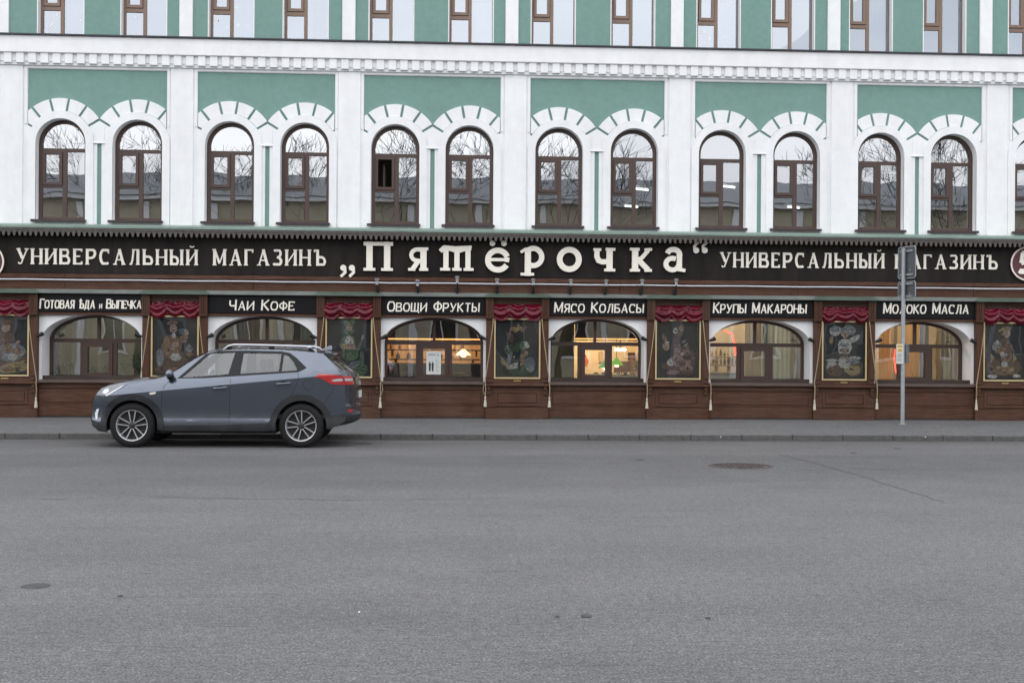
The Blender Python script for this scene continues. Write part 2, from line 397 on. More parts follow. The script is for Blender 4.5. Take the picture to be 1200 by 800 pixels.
# -- first floor wall: one plate with holes for panels, windows and the narrow green strips
outer = rect(XL, XR, 3.9, 7.5); holes = []
for PL, PR, c1, c2 in bays:
    mid = (c1 + c2) / 2; dz31 = (mid - c1) * math.tan(R(31))
    lp = [(PL, ZTOP), (PL, ZS + (c1 - PL) * math.tan(R(28)))]
    lp += [(c1 + RA * math.cos(R(a)), ZS + RA * math.sin(R(a))) for a in range(152, 30, -6)] + [(c1 + RA * math.cos(R(31)), ZS + RA * math.sin(R(31)))]
    lp += [(mid, ZS + dz31)]
    lp += [(c2 + RA * math.cos(R(149)), ZS + RA * math.sin(R(149)))] + [(c2 + RA * math.cos(R(a)), ZS + RA * math.sin(R(a))) for a in range(146, 27, -6)]
    lp += [(PR, ZS + (PR - c2) * math.tan(R(28))), (PR, ZTOP)]
    holes.append(lp)
    holes.append(rect(mid - .045, mid + .045, 3.97, zat(174.5)))
    for c in (c1, c2):
        holes.append([(c - RO, ZSILL), (c + RO, ZSILL)] + arc(c, ZS, RO, RO, 0, 180, 24))
MB().plate([outer] + holes, D, D + .3, white).build('wall', store)


# the green plaster shows only behind the cut-outs: one sheet per panel and per strip
for i, (PL, PR, c1, c2) in enumerate(bays):
    mid = (c1 + c2) / 2
    gl = [(PL - .02, ZS + .1)]
    gl += [(c1 + (RO + .05) * math.cos(R(a)), ZS + (RO + .05) * math.sin(R(a))) for a in range(165, 14, -10)] + [(mid, ZS + .12)]
    gl += [(c2 + (RO + .05) * math.cos(R(a)), ZS + (RO + .05) * math.sin(R(a))) for a in range(165, 14, -10)] + [(PR + .02, ZS + .1), (PR + .02, ZTOP + .02), (PL - .02, ZTOP + .02)]
    MB().plate([gl], D + .022, D + .25, green).build('green_panel', store)
    MB().box(mid - .06, mid + .06, D + .03, D + .2, 3.97, zat(174.5) + .02, green).build('green_strip', store)
    # impost block under the meeting arches
    zi = zat(174.5)
    MB().plate([[(mid - .13, zi), (mid + .13, zi), (mid + .10, zi + .05), (mid + .1, zi + .3), (mid, zi + .42), (mid - .1, zi + .3), (mid - .10, zi + .05)]], D - .012, D + .01, white).build('impost', store)
    MB().box(mid - .19, mid + .19, D - .035, D + .01, zi - .035, zi - .005, white, .008).build('impost_slab', store)
    # raised border round the panel
    ZT2 = zat(87.5)
    b = MB(); b.box(PL - .06, PR + .06, D - .014, D + .01, ZTOP + .012, ZT2, white); b.box(PL - .06, PL - .012, D - .014, D + .01, ZS + .38, ZTOP + .012, white); b.box(PR + .012, PR + .06, D - .014, D + .01, ZS + .38, ZTOP + .012, white)
    b.build('panel_border', store)
    for c, left in ((c1, True), (c2, False)):
        js = (32.5, 56, 80, 104, 129, 151) if left else (29, 51, 76, 100, 124, 147.5)
        for a0, a1 in zip(js[:-1], js[1:]):
            seg = lambda r, p, q: [(c + r * math.cos(R(p + (q - p) * k / 4)), ZS + r * math.sin(R(p + (q - p) * k / 4))) for k in range(5)]
            gi = 2.3; go = 1.6
            poly = seg(RV1, a0 + go, a1 - go) + seg(RV0 - .004, a1 - gi, a0 + gi)
            poly = clipx(poly, PL + .012, False); poly = clipx(poly, PR - .012, True)
            poly = clipx(poly, mid - .018, True) if left else clipx(poly, mid + .018, False)
            if len(poly) > 2:
                j = rnd.uniform(-.004, .004)
                MB().plate([poly], D - .012 + j, D + .05, white).build('arch_stone', store)
        # archivolt: raised band round the opening and down to the sill
        ou = [(c + RA, ZSILL - .1)] + arc(c, ZS, RA, RA, 0, 180, 28) + [(c - RA, ZSILL - .1)]
        inn = [(c - RO, ZSILL - .1)] + arc(c, ZS, RO, RO, 180, 0, 28) + [(c + RO, ZSILL - .1)]
        MB().plate([ou + inn], D - .032, D + .02, white).build('archivolt', store)
        # window
        yf = D + .19; FW = .075
        fr = MB()
        zt = zat(181, D, 463)        # transom
        fo = [(c - RO - .02, ZSILL - .02), (c + RO + .02, ZSILL - .02)] + arc(c, ZS, RO + .02, RO + .02, 0, 180, 24)
        ri = RO - FW; mull = c + .02
        top = [(c - ri, zt + .04), (c + ri, zt + .04)] + arc(c, ZS, ri, ri, math.degrees(math.asin(max(-.9, min(.9, (zt + .04 - ZS) / ri)))) + 4, 180 - math.degrees(math.asin(max(-.9, min(.9, (zt + .04 - ZS) / ri)))) - 4, 20)
        zm = zat(223, D, 463)
        rp = rect(mull + .045, c + ri, ZSILL + .07, zt - .03)
        lb = rect(c - ri, mull - .04, ZSILL + .07, zm - .025)
        lt = rect(c - ri, mull - .04, zm + .025, zt - .03)
        fr.plate([fo, top, rp, lb, lt], yf, yf + .07, brown_w)
        w = fr.build('window', store)
        cf = MB().plate([rect(c - ri + .004, mull - .044, zm + .029, zt - .034), rect(c - ri + .06, mull - .10, zm + .085, zt - .085)], yf - .025, yf + .04, brown_w).build('casement', w)
        gm = pane_up
        MB().plate([[(p[0] + (.01 if p[0] > c else -.01), p[1]) for p in top]], yf + .035, 0, pane_top, sides=False).build('pane', w)
        MB().plate([rect(mull + .03, c + ri + .01, ZSILL + .05, zt - .01)], yf + .035, 0, gm, sides=False).build('pane', w)
        MB().plate([rect(c - ri - .01, mull - .03, ZSILL + .05, zm)], yf + .035, 0, gm, sides=False).build('pane', w)
        if not (i == 3 and c == c1):
            MB().plate([rect(c - ri + .05, mull - .09, zm + .07, zt - .07)], yf + .02, 0, gm, sides=False).build('pane', w)
        if i == 3 and c == c1:      # this casement stands open inwards
            os_ = MB(); xh = c - ri + .05; ya = yf + .08; yb_ = yf + .34
            for za_, zb_ in ((zm + .06, zm + .11), (zt - .12, zt - .07)): os_.add([(xh, ya, za_), (xh + .10, yb_, za_), (xh + .14, yb_, za_), (xh + .04, ya, za_), (xh, ya, zb_), (xh + .10, yb_, zb_), (xh + .14, yb_, zb_), (xh + .04, ya, zb_)], [(0, 1, 2, 3), (7, 6, 5, 4), (0, 4, 5, 1), (2, 6, 7, 3), (1, 5, 6, 2), (0, 3, 7, 4)], brown_w)
            os_.box(xh + .09, xh + .14, yb_ - .02, yb_ + .03, zm + .06, zt - .07, brown_w); os_.build('open_sash', w)
        sl = MB()
        sl.plate([rect(c - RO - .07, c + RO + .03, ZSILL - .05, ZSILL - .005)], D - .10, D + .2, sill_m)
        sl.build('sill', w)
# pilasters between the bays, slightly proud
for i in range(len(bays) - 1):
    a, b = bays[i][1], bays[i + 1][0]; m_ = (a + b) / 2
    MB().box(m_ - .23, m_ + .23, D - .028, D + .02, 3.95, zat(88), white, .01).build('pilaster', store)
# -- cornice
ZC0, ZC1 = zat(75, D), zat(54, D)
MB().box(XL - .1, XR + .1, D - .06, D + .3, zat(88), zat(84), white).build('cornice_moulding', store)
MB().box(XL - .1, XR + .1, D - .075, D + .3, zat(84) + .002, ZC0 + .004, white).build('cornice_backing', store)
cb = MB().box(XL - .2, XR + .2, D - .15, D + .45, ZC0 + .006, ZC1 - .024, white, .01); cb.build('cornice', store)
MB().box(XL - .25, XR + .25, D - .20, D + .5, ZC1 - .022, ZC1 + .006, tin_d).build('cornice_flashing', store)
dn0 = None; x = XL; k = 0
DP = .2425
while x < XR:
    if dn0 is None:
        dn0 = MB().box(x, x + .155, D - .118, D - .05, zat(86.5) + .004, ZC0 + .02, white, .006).build('dentil', store)
    else: inst(dn0, store, (k * DP, 0, 0))
    x += DP; k += 1
# -- second floor, green with white strips and plain windows
D2 = D + .1
ups = [73, 170, 272, 359, 459, 552, 648, 741, 841, 928, 1019, 1105]
ucx = [atX(q, D2 + .1, 20) for q in ups]; ucx = [ucx[0] - PIT, ucx[1] - PIT] + ucx + [atX(1204, D2 + .1, 20), atX(1290, D2 + .1, 20)]
Z2T = 10.4
MB().plate([rect(XL, XR, 7.45, 11.6)] + [rect(c - .47, c + .47, 7.72, Z2T) for c in ucx], D2, D2 + .3, green).build('upper_wall', store)
for q in (3, 218.5, 409, 600, 793.5, 977, 1155):
    xc = atX(q, D2, 20); MB().box(xc - .135, xc + .135, D2 - .05, D2 + .02, 7.86, 11.5, white, .008).build('upper_pilaster', store)
for i, c in enumerate(ucx):
    yf = D2 + .17
    mull = c - .02
    fr = MB().plate([rect(c - .49, c + .49, 7.7, Z2T + .02), rect(c - .405, mull - .035, 7.8, 8.47), rect(c - .405, mull - .035, 8.55, Z2T - .1), rect(mull + .035, c + .445, 7.8, Z2T - .06)], yf, yf + .07, brown_l)
    w = fr.build('window', store)
    MB().plate([rect(c - .395, mull - .045, 8.56, Z2T - .11), rect(c - .34, mull - .1, 8.62, Z2T - .17)], yf - .02, yf + .03, brown_l).build('casement', w)
    for r_ in (rect(c - .41, mull - .03, 7.79, 8.48), rect(c - .36, mull - .08, 8.6, Z2T - .15), rect(mull + .03, c + .45, 7.79, Z2T - .05)):
        MB().plate([r_], yf + .03, 0, pane_3, sides=False).build('pane', w)
    jw = MB(); jw.box(c - .475, c - .455, D2 - .004, yf, 7.72, Z2T, white); jw.box(c + .455, c + .475, D2 - .004, yf, 7.72, Z2T, white); jw.build('jamb', w)
    if i in (2, 3, 4, 10):     # small white paper decorations stuck to the glass
        for k in range(7):
            side = rnd.random() < .5
            px = rnd.uniform(c - .36, mull - .08) if side else rnd.uniform(mull + .08, c + .4); pz = rnd.uniform(7.95, 8.42) if side else rnd.uniform(7.95, 9.2)
            s_ = rnd.uniform(.022, .04)
            mb = MB()
            if k % 3 == 0: mb.plate([[(px - s_, pz - s_), (px + s_, pz - s_), (px, pz + s_ * 1.3)]], yf + .026, yf + .029, mat('white_paper', (.85, .85, .85), .8, .02))
            else: mb.plate([arc(px, pz, s_, s_, 0, 360, 12)[:-1], arc(px, pz, s_ * .45, s_ * .45, 0, 360, 8)[:-1]], yf + .026, yf + .029, mat('white_paper', (.85, .85, .85), .8, .02))
            mb.build('paper_cutout', w)
MB().box(XL - .2, XR + .2, D - .2, D + .5, 11.6, 12.0, white).box(XL - .3, XR + .3, D - .3, D + .5, 12.001, 12.06, tin_d).build('eaves', store)
# shell of the building, floors and the dim rooms behind the windows
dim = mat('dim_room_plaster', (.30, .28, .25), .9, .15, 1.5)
floor_m = mat('worn_floor', (.16, .11, .08), .6, .2, 3)
sh = MB(); sh.box(XL, XL + .3, D + .302, D + 9, 0, 12, white); sh.box(XR - .3, XR, D + .302, D + 9, 0, 12, white); sh.box(XL, XR, D + 9, D + 9.3, 0, 12, white); sh.box(XL, XR, D + .5, D + 9.3, 12.07, 12.3, tin_d)
sh.build('outer_wall', store)
fl = MB(); fl.box(XL + .3, XR - .3, D + .302, D + 9, 3.62, 3.92, dim); fl.box(XL + .3, XR - .3, D + .302, D + 9, 7.2, 7.4, dim); fl.box(XL + .3, XR - .3, D + .302, D + 9, 11.7, 11.9, dim)
fl.build('floor_slab', store)
MB().box(XL + .3, XR - .3, D + 4.5, D + 4.6, 3.93, 7.19, dim).box(XL + .3, XR - .3, D + 3.5, D + 3.6, 7.41, 11.69, dim).build('partition', store)
curt = translucent(mat('sheer_white_curtain', (.62, .63, .64), .9, .06, 14, stretch=(6, 1, .3)), .4)
def curtain_sheet(x0, x1, y, z0, z1, m, name, par=None, amp=.03, pitch=.11):
    n = max(6, int((x1 - x0) / pitch * 6)); vs = []; 
    for k in range(n + 1):
        x = x0 + (x1 - x0) * k / n; yy = y + amp * math.sin(2 * pi * (x - x0) / pitch) + amp * .4 * math.sin(x * 17)
        vs += [(x, yy, z0), (x, yy, z1)]
    return MB().add(vs, [(2 * k, 2 * k + 2, 2 * k + 3, 2 * k + 1) for k in range(n)], m).build(name, par, smooth=60)
for i, (a, b) in {4: (-.42, .42), 5: (-.42, .1), 2: (.0, .42), 10: (-.42, .45), 12: (.0, .42), 14: (-.4, .4), 7: (.1, .42)}.items():
    o = curtain_sheet(ucx[i] + a, ucx[i] + b, D2 + .45, 7.6, 10.3, curt, 'net_curtain')
    tag(o, 'white net curtain behind the top storey window %s' % ({4: 'over the tea and coffee sign', 5: 'right of the tea and coffee sign', 2: 'at the top left corner', 10: 'above the second word of the long signboard', 12: 'above the street sign post, left of it', 14: 'at the far top right edge', 7: 'above the first big white letters'}[i]), 'curtain')
# bright fluorescent tubes seen through two first floor windows
tube_m = emit('fluorescent_tube', (1, .98, .95), 3.5)
for px, py, lab in ((752, 222, 'right window of the fourth bay'), (854, 219, 'left window of the fifth bay'), (740, 242, 'lower right window of the fourth bay'), (930, 243, 'right window of the fifth bay')):
    X, Z = at(px, py, D + 2.6)
    t = thing('ceiling_lamp', 'lit white fluorescent tube inside the %s' % lab, 'lamp', (X, D + 2.6, Z), 'tubes lit behind the first floor windows')
    MB().tube([(X - .16, D + 2.5, Z), (X + .16, D + 2.7, Z)], .022, tube_m).build('tube', t)
    MB().box(X - .24, X + .24, D + 2.56, D + 2.68, Z + .035, Z + .08, white).build('housing', t)
    MB().tube([(X, D + 2.62, Z + .08), (X, D + 2.62, 7.2)], .006, white, 5).build('cord', t)
# ================================================================== the timber shopfront
zs = lambda y: at(604, y, YS)[1]
front = thing('timber_shopfront', 'brown timber shopfront boarding running along the whole ground floor', 'shopfront', (1.5, YS, .11))
xs = lambda px, y=400, Y=YS: atX(px, Y, y)
case_px = [6.5, 205.5, 409, 606, 794, 988.5, 1177]
CX = [xs(p, 420) for p in case_px]; CX = [CX[0] - 3.46] + CX + [CX[-1] + 3.46]
HWC = .645
# long boards above the windows
B0, B1 = XL + .1, XR - .1
def long_boards(z0, z1, y, m, name, n=9, ch=.006):
    w = (B1 - B0) / n
    for k in range(n):
        MB().box(B0 + k * w + .002, B0 + (k + 1) * w - .002, y + rnd.uniform(-.002, .002), y + .06, z0, z1, m, ch).build(name, front)
long_boards(zs(331), zs(326.2), YS - .075, wood, 'rail_board')
long_boards(zs(344), zs(331.4), YS - .05, wood, 'rail_board')
MB().box(B0, B1, YS - .02, D, zs(349), zs(285), wood_d).build('backing_board', front); MB().box(B0, B1, YS + .02, D + .49, zs(372.5), zs(349.1), wood_d).build('backing_board', front)
lg = MB(); z_, z__ = zs(348.6), zs(344.2)
lg.add([(B0, YS - .13, z_ + .02), (B1, YS - .13, z_ + .02), (B1, YS - .04, z__ + .015), (B0, YS - .04, z__ + .015), (B0, YS - .13, z_), (B1, YS - .13, z_), (B1, YS - .04, z_), (B0, YS - .04, z_)],
       [(0, 1, 2, 3), (4, 5, 1, 0), (7, 6, 5, 4), (0, 3, 7, 4), (2, 1, 5, 6)], mat('grey_tin_ledge', (.15, .17, .16), .45, .2, 4, dirt=.3)); lg.build('tin_ledge', front)
# lower wall and dado between the display cases
dk = mat('dark_plinth', (.05, .045, .045), .8, .2, 5)
MB().box(B0, B1, YS + .12, D, .0, .96, wood_d).build('dado_backing', front)
MB().box(B0, B1, YS + .01, YS + .2, .0, .145, dk).build('plinth', front)
wins = []
for i in range(len(CX) - 1):
    a, b = CX[i] + HWC + .004, CX[i + 1] - HWC - .004
    wins.append((a, b))
    yb = YS
    MB().box(a, b, yb - .0 , yb + .13, zs(489), zs(476), wood, .006).build('base_board', front)
    MB().box(a, b, yb + .008, yb + .13, zs(475.7), zs(457.6), wood, .004).build('dado_board', front)
    MB().box(a + .09, b - .09, yb - .004, yb + .02, zs(473.5), zs(460), wood, .012).build('raised_panel', front)
    MB().box(a, b, yb - .012, yb + .13, zs(457.2), zs(451), wood, .008).build('rail_board', front)
    MB().plate([rect(a + .01, b - .01, zs(450.6), zs(447.2))], YS - .09, D + .3, mat('window_board', (.10, .07, .06), .35, .2, 5, dirt=.2), back=False).build('window_board', front)
    # frame round the shop's name board
    MB().box(a, b, YS - .03, YS + .1, zs(373), zs(370), wood, .005).build('rail_board', front)
# white arched wall of the ground floor
zz0, zz1 = zs(447.4), zs(372.6)
ZSP = zs(402)
for i, (a, b) in enumerate(wins):
    c = (a + b) / 2; rx = (b - a) / 2 - .045; rz = zs(371.5) - ZSP - .015
    ar = [(c + rx, zz0)] + arc(c, ZSP, rx, rz, 0, 180, 28) + [(c - rx, zz0)]
    # wall as one closed outline: spandrels and narrow jambs
    MB().plate([[(a - .02, zz0), (c - rx, zz0)] + arc(c, ZSP, rx, rz, 180, 0, 32) + [(c + rx, zz0), (b + .02, zz0), (b + .02, zz1), (a - .02, zz1)]], YS + .05, D + .5, white).build('arch_wall', store)
    yf = D + .30
    fw = .055
    rin, rzi = rx - fw, rz - fw
    zt0, zt1 = zs(404.5), zs(400)
    t0 = math.degrees(math.asin(max(0, min(.9, (zt1 - ZSP) / rzi))))
    arcpts = arc(c, ZSP, rin, rzi, t0, 180 - t0, 30)
    tl = [(c - .03, zt1)] + [(c - rin, zt1)][:0] + [p for p in arcpts[::-1] if p[0] < c - .03]
    topL = [(c - .03, zt1)] + [(c - .03, ZSP + rzi * math.sqrt(1 - (.03 / rin) ** 2))] + [p for p in arcpts if p[0] < c - .035]
    topR = [(c + .03, ZSP + rzi * math.sqrt(1 - (.03 / rin) ** 2)), (c + .03, zt1)] + [p for p in arcpts if p[0] > c + .035]
    m1 = .28 * rx / 1.07; z0 = zz0 + .045
    pl_ = rect(c - rin, c - m1 - .11, z0, zt0); pr_ = rect(c + m1 + .11, c + rin, z0, zt0); pc = rect(c - m1 - .02, c + m1 + .02, z0 + .02, zt0 - .02)
    outl = [(c - rx - .02, zz0 - .01), (c + rx + .02, zz0 - .01)] + arc(c, ZSP, rx + .02, rz + .02, 0, 180, 30)
    fr = MB().plate([outl, topL, topR, pl_, pr_, pc], yf, yf + .08, brown_w)
    w = fr.build('shop_window', store)
    MB().plate([rect(c - m1 - .03, c + m1 + .03, z0 + .01, zt0 - .01), rect(c - m1 + .045, c + m1 - .045, z0 + .09, zt0 - .09)], yf - .03, yf + .03, brown_w).build('casement', w)
    g = pane_g
    for r_ in (topL, topR, pl_, pr_, rect(c - m1 + .03, c + m1 - .03, z0 + .07, zt0 - .07)):
        MB().plate([r_], yf + .04, 0, g, sides=False).build('pane', w)

# ================================================================== long canopy with fretwork edge
can = thing('fretwork_canopy', 'narrow pale green tin canopy with sawtooth fretwork edge above the long black signboard', 'canopy', (1.5, D, zs(275)))
zg0, zg1 = zs(275), zs(270)
YC = D - .60
mb = MB(); n = 14
for k in range(n):
    a, b = B0 + (B1 - B0) * k / n, B0 + (B1 - B0) * (k + 1) / n - .004
    m_ = MB().add([(a, YC, zg0), (b, YC, zg0), (b, YC, zg0 + .045), (a, YC, zg0 + .045), (a, D + .02, zg1 + .05), (b, D + .02, zg1 + .05), (a, D, zg0), (b, D, zg0)], [(0, 1, 2, 3), (3, 2, 5, 4), (1, 0, 6, 7), (0, 3, 4, 6), (2, 1, 7, 5)], tin_g)
    m_.build('tin_sheet', can)
th = []; p = .1055; x = B0; zt_, zb_, zm_ = zg0 - .003, zs(284.6), zs(279.5)
lo = [(B0, zt_)]
N = int((B1 - B0) / p)
top = []
for k in range(N):
    x0 = B0 + k * p
    lo += [(x0 + .018, zm_), (x0 + .036, zb_ + .012), (x0 + .053, zb_), (x0 + .070, zb_ + .012), (x0 + .088, zm_)]
fz = MB()
for k in range(N):
    x0 = B0 + k * p
    fz.plate([[(x0, zt_), (x0, zm_), (x0 + .022, zm_ - .01), (x0 + .034, zb_ + .015), (x0 + .053, zb_), (x0 + .072, zb_ + .015), (x0 + .084, zm_ - .01), (x0 + p, zm_), (x0 + p, zt_)]], YC + .025, YC + .045, lace, back=True)
tag(fz.build('fretwork', can), kind='stuff')
MB().box(B0, B1, YC + .012, YC + .03, zt_ - .045, zt_, lace).build('fretwork_rail', can)

# ================================================================== the long black signboard
sg = thing('long_signboard', 'long black signboard with cream raised letters running above all the shop windows', 'signboard', (1.5, YS, zs(326)))
n = 12; YB = YS - .06
for k in range(n):
    a, b = B0 + (B1 - B0) * k / n, B0 + (B1 - B0) * (k + 1) / n
    MB().box(a + .001, b - .001, YB, YB + .05, zs(325.8), zs(283), black, .003).build('board', sg)
def Zp(x, y): return at(x, y, YB)[1]
def Xp(x, y=300): return at(x, y, YB)[0]
def serif_word(word, x0, x1, yb0, yt0, yb1, name='letter'):
    za, zb = Zp(x0, yb0), Zp(x1, yb1); h = Zp(x0, yt0) - za
    ws_in = .075 * h
    text_row(word, Xp(x0) + .045, Xp(x1) - .03, za, zb, YB, .03, cream, sg, thick=.165, thin=.075, serif=True, gap=.40, caps=[h] * len(word), name=name)
serif_word('УНИВЕРСАЛЬНЫЙ', 18.6, 232, 309.5, 291, 311)
serif_word('МАГАЗИНЪ', 248.4, 382.5, 311, 292, 311.5)
serif_word('УНИВЕРСАЛЬНЫЙ', 842.5, 1036, 313.4, 295.6, 314.6)
serif_word('МАГАЗИНЪ', 1047, 1169, 315, 298, 315.8)
def S(v): return v / 56.8
T_, t_ = S(7.2), S(3.2)
BIG = {
 'П': [([(.2, 0), (.2, 1)], T_), ([(.8, 0), (.8, 1)], T_), ([(0, .93), (1, .93)], S(4.4)), ([(0, .05), (.4, .05)], t_), ([(.6, .05), (1, .05)], t_)],
 'я': [([(.76, 0), (.76, 1)], T_), ([(.76, .9), (.45, .92)] + arc(.45, .68, .30, .24, 90, 270, 10) + [(.76, .42)], S(4.6)), ([(.52, .44), (.2, .04)], S(5.4)), ([(0, .06), (.36, .06)], t_), ([(.55, .06), (1, .06)], t_), ([(.5, .95), (1, .95)], t_)],
 'т': [([(.17, 0), (.17, .86)], S(6)), ([(.5, 0), (.5, .8)], S(6)), ([(.83, 0), (.83, .86)], S(6)), ([(.0, .78), (.1, .92), (.3, .88), (.52, .80), (.72, .88), (.92, .92)], S(5)), ([(.1, .97), (.45, .93), (.94, .97)], t_), ([(.0, .06), (.3, .06)], t_), ([(.36, .06), (.64, .06)], t_), ([(.7, .06), (1, .06)], t_)],
 'ё': [(arc(.5, .5, .40, .42, -10, 330, 22)[2:], S(6.4)), ([(.1, .52), (.88, .52)], S(3.6)), ([(.86, .42), (.88, .62)], S(5))],
 'р': [([(.3, 0), (.3, .96)], T_), (arc(.52, .66, .36, .3, 140, -140, 18), S(6)), ([(.0, .06), (.56, .06)], t_), ([(.0, .82), (.2, .93), (.42, .93)], S(3.4))],
 'о': [(arc(.5, .5, .38, .40, 0, 360, 30), S(6.6))],
 'ч': [([(.74, 0), (.74, 1)], T_), ([(.16, .95), (.16, .62), (.24, .46), (.4, .40), (.74, .42)], S(6)), ([(.5, .05), (1, .05)], t_), ([(0, .93), (.36, .93)], t_), ([(.56, .95), (1, .95)], t_)],
 'к': [([(.24, 0), (.24, 1)], T_), ([(.28, .46), (.56, .6), (.84, .92)], S(4.6)), ([(.38, .5), (.84, .06)], S(6.2)), ([(0, .05), (.46, .05)], t_), ([(.66, .05), (1, .05)], t_), ([(0, .95), (.44, .95)], t_), ([(.66, .93), (1, .95)], t_)],
 'а': [([(.72, .1), (.72, .66)] + arc(.46, .70, .27, .22, 0, 165, 10), S(6.2)), (arc(.42, .32, .28, .24, 60, 360, 20)[0:], S(5.6)), ([(.66, .1), (.98, .06)], S(4))],
}
def big(ch, x0, x1, y0, y1):
    X0, X1 = Xp(x0), Xp(x1); Z0, Z1 = Zp((x0 + x1) / 2, y1), Zp((x0 + x1) / 2, y0); mb = MB()
    for k, (pts, w) in enumerate(BIG[ch]):
        ribbon(mb, [(X0 + (X1 - X0) * u, Z0 + (Z1 - Z0) * v) for u, v in pts], w, YB - .09 - k * .0008, YB, cream)
    if ch == 'ё':
        for px in (577, 590.5):
            a, b = at(px, 285.5, YB); mb.plate([arc(a, b, S(3.3), S(3.3), 0, 360, 16)[:-1]], YB - .09, YB, cream)
    mb.build('large_letter', sg)
for a in (('П', 426.4, 460.8, 283.6, 317.6), ('я', 478.6, 502, 290.5, 317.6), ('т', 516, 555, 288.6, 317.6), ('ё', 568.6, 598, 291.5, 318.6), ('р', 610, 638, 290, 323.6), ('о', 652, 681.6, 290, 318.6),
          ('ч', 695, 720.5, 291, 318), ('к', 737.6, 763.4, 291, 318.4), ('а', 776, 803, 290.4, 318.8)): big(*a)
def quote(px, py, upm):
    a, b = at(px, py, YB); mb = MB(); r = S(3.5)
    mb.plate([arc(a, b, r, r, 0, 360, 16)[:-1]], YB - .05, YB, cream)
    if upm: ribbon(mb, [(a - r * .5, b + r * .2), (a - r * .6, b + r * 1.5), (a + r * .8, b + r * 2.9)], r * .9, YB - .0508, YB, cream)
    else: ribbon(mb, [(a + r * .5, b - r * .2), (a + r * .6, b - r * 1.5), (a - r * .8, b - r * 2.9)], r * .9, YB - .0508, YB, cream)
    mb.build('quotation_mark', sg)
for q in ((402.5, 314, 0), (412.5, 314, 0), (815.5, 293.5, 1), (825.5, 293.5, 1)): quote(*q)
maroon = mat('maroon_enamel', (.10, .03, .035), .4, .15, 10, dirt=.1)
for px, lab in ((1203.5, 'right end'), (-16.5, 'left end')):
    a, b = at(px, 309 if px > 600 else 306.5, YB - .03); r = S(20.6)
    t = thing('round_emblem', 'maroon disc with white figure five at the %s of the black signboard' % lab, 'emblem', (a, YB - .03, b), 'round emblems at the ends of the signboard')
    MB().plate([arc(a, b, r, r, 0, 360, 40)[:-1]], YB - .04, YB - .002, maroon).build('disc', t)
    MB().plate([arc(a, b, r, r, 0, 360, 40)[:-1], arc(a, b, r - .03, r - .03, 0, 360, 40)[:-1]], YB - .06, YB - .0402, cream).build('rim', t)
    m5 = MB(); glyph_mesh(m5, '5', a - .17, b - .22, .45, 1.15, YB - .0405, .025, cream, .24, .12, False); m5.build('numeral', t)

# ================================================================== small name boards over the windows
names = [('ГОТОВАЯ', 'ѢДА', 'и', 'ВЫПЕЧКА'), ('ЧАИ', 'КОФЕ'), ('ОВОЩИ', 'ФРУКТЫ'), ('МЯСО', 'КОЛБАСЫ'), ('КРУПЫ', 'МАКАРОНЫ'), ('МОЛОКО', 'МАСЛА')]
spx = [(46.5, 166.5, 350.4, 362), (268.6, 345.6, 351.6, 364), (453.6, 562.5, 353.4, 365.6), (649, 755, 354.6, 366.8), (835.5, 945.6, 355, 367.4), (1034.5, 1135.5, 355.4, 368)]
slab = ['reading Готовая ѣда и Выпечка over the leftmost shop window', 'reading Чаи Кофе above the parked car', 'reading Овощи Фрукты over the window with the poster', 'reading Мясо Колбасы over the window with the green lampshade', 'reading Крупы Макароны over the window with the red light strip', 'reading Молоко Масла behind the street sign post']
for i, (nm, sp, lab) in enumerate(zip(names, spx, slab)):
    a, b = wins[i + 1]
    y_ = YS - .05
    t = thing('name_board', 'black name board ' + lab, 'shop sign', ((a + b) / 2, y_, zs(369)), 'black name boards over the shop windows')
    MB().box(a + .012, b - .012, y_, y_ + .06, zs(369.6), zs(349.6), mat('gloss_black_board', (.005, .005, .007), .5, .3, 5, spec=.2), .004).build('board', t)
    word = ' '.join(nm); caps = []; H = at(sp[0], sp[2], y_)[1] - at(sp[0], sp[3], y_)[1]
    w2_ = ''; first = True
    for k, ch in enumerate(word):
        if ch == 'и': caps.append(H * .5); w2_ += 'И'
        else: caps.append(H if (k == 0 or word[k - 1] == ' ') else H * .86); w2_ += ch
    text_row(w2_, at(sp[0], 360, y_)[0] + .01, at(sp[1], 360, y_)[0] - .02, at(sp[0], sp[3] - .6, y_)[1], at(sp[1], sp[3] - .2, y_)[1], y_, .014, cream, t, thick=.15, thin=.11, serif=False, slant=.06, gap=.17 if i == 0 else .2, caps=caps)
extra = [(0, 'beyond the left edge of the photograph'), (7, 'beyond the right edge of the photograph')]

# ================================================================== display cases with painted panels
satin = mat('crimson_satin', (.105, .002, .012), .28, .45, 3, .6, 18, spec=.36)
canvas = mat('dark_painted_canvas', (.020, .021, .024), .7, .5, 3, dirt=.15)
tin_s = mat('dark_green_painted_tin', (.085, .12, .095), .5, .2, 4, .1, 20, dirt=.3)
brass = mat('brass_plate', (.45, .33, .14), .35, .1, 20, metal=.7)
def pmat(n, c): return mat('paint_' + n, tuple(.72 * (.78 * q + .22 * sum(c) / 3) for q in c), .8, .6, 26, detail=9, bump=.1)
TAN = pmat('tan', (.23, .12, .065)); BRN = pmat('brown', (.13, .07, .045)); SKN = pmat('skin', (.36, .24, .17)); WHT = pmat('white', (.42, .41, .38)); GRN = pmat('green', (.10, .16, .085))
DGR = pmat('deep_green', (.04, .075, .045)); PRP = pmat('plum', (.12, .055, .06)); GRY = pmat('grey', (.19, .20, .22)); RDD = pmat('red', (.22, .05, .04)); OCH = pmat('ochre', (.33, .24, .10)); PNK = pmat('pink', (.26, .14, .12)); DRK = pmat('shadow', (.03, .027, .026)); BLU = pmat('blue', (.10, .13, .17))
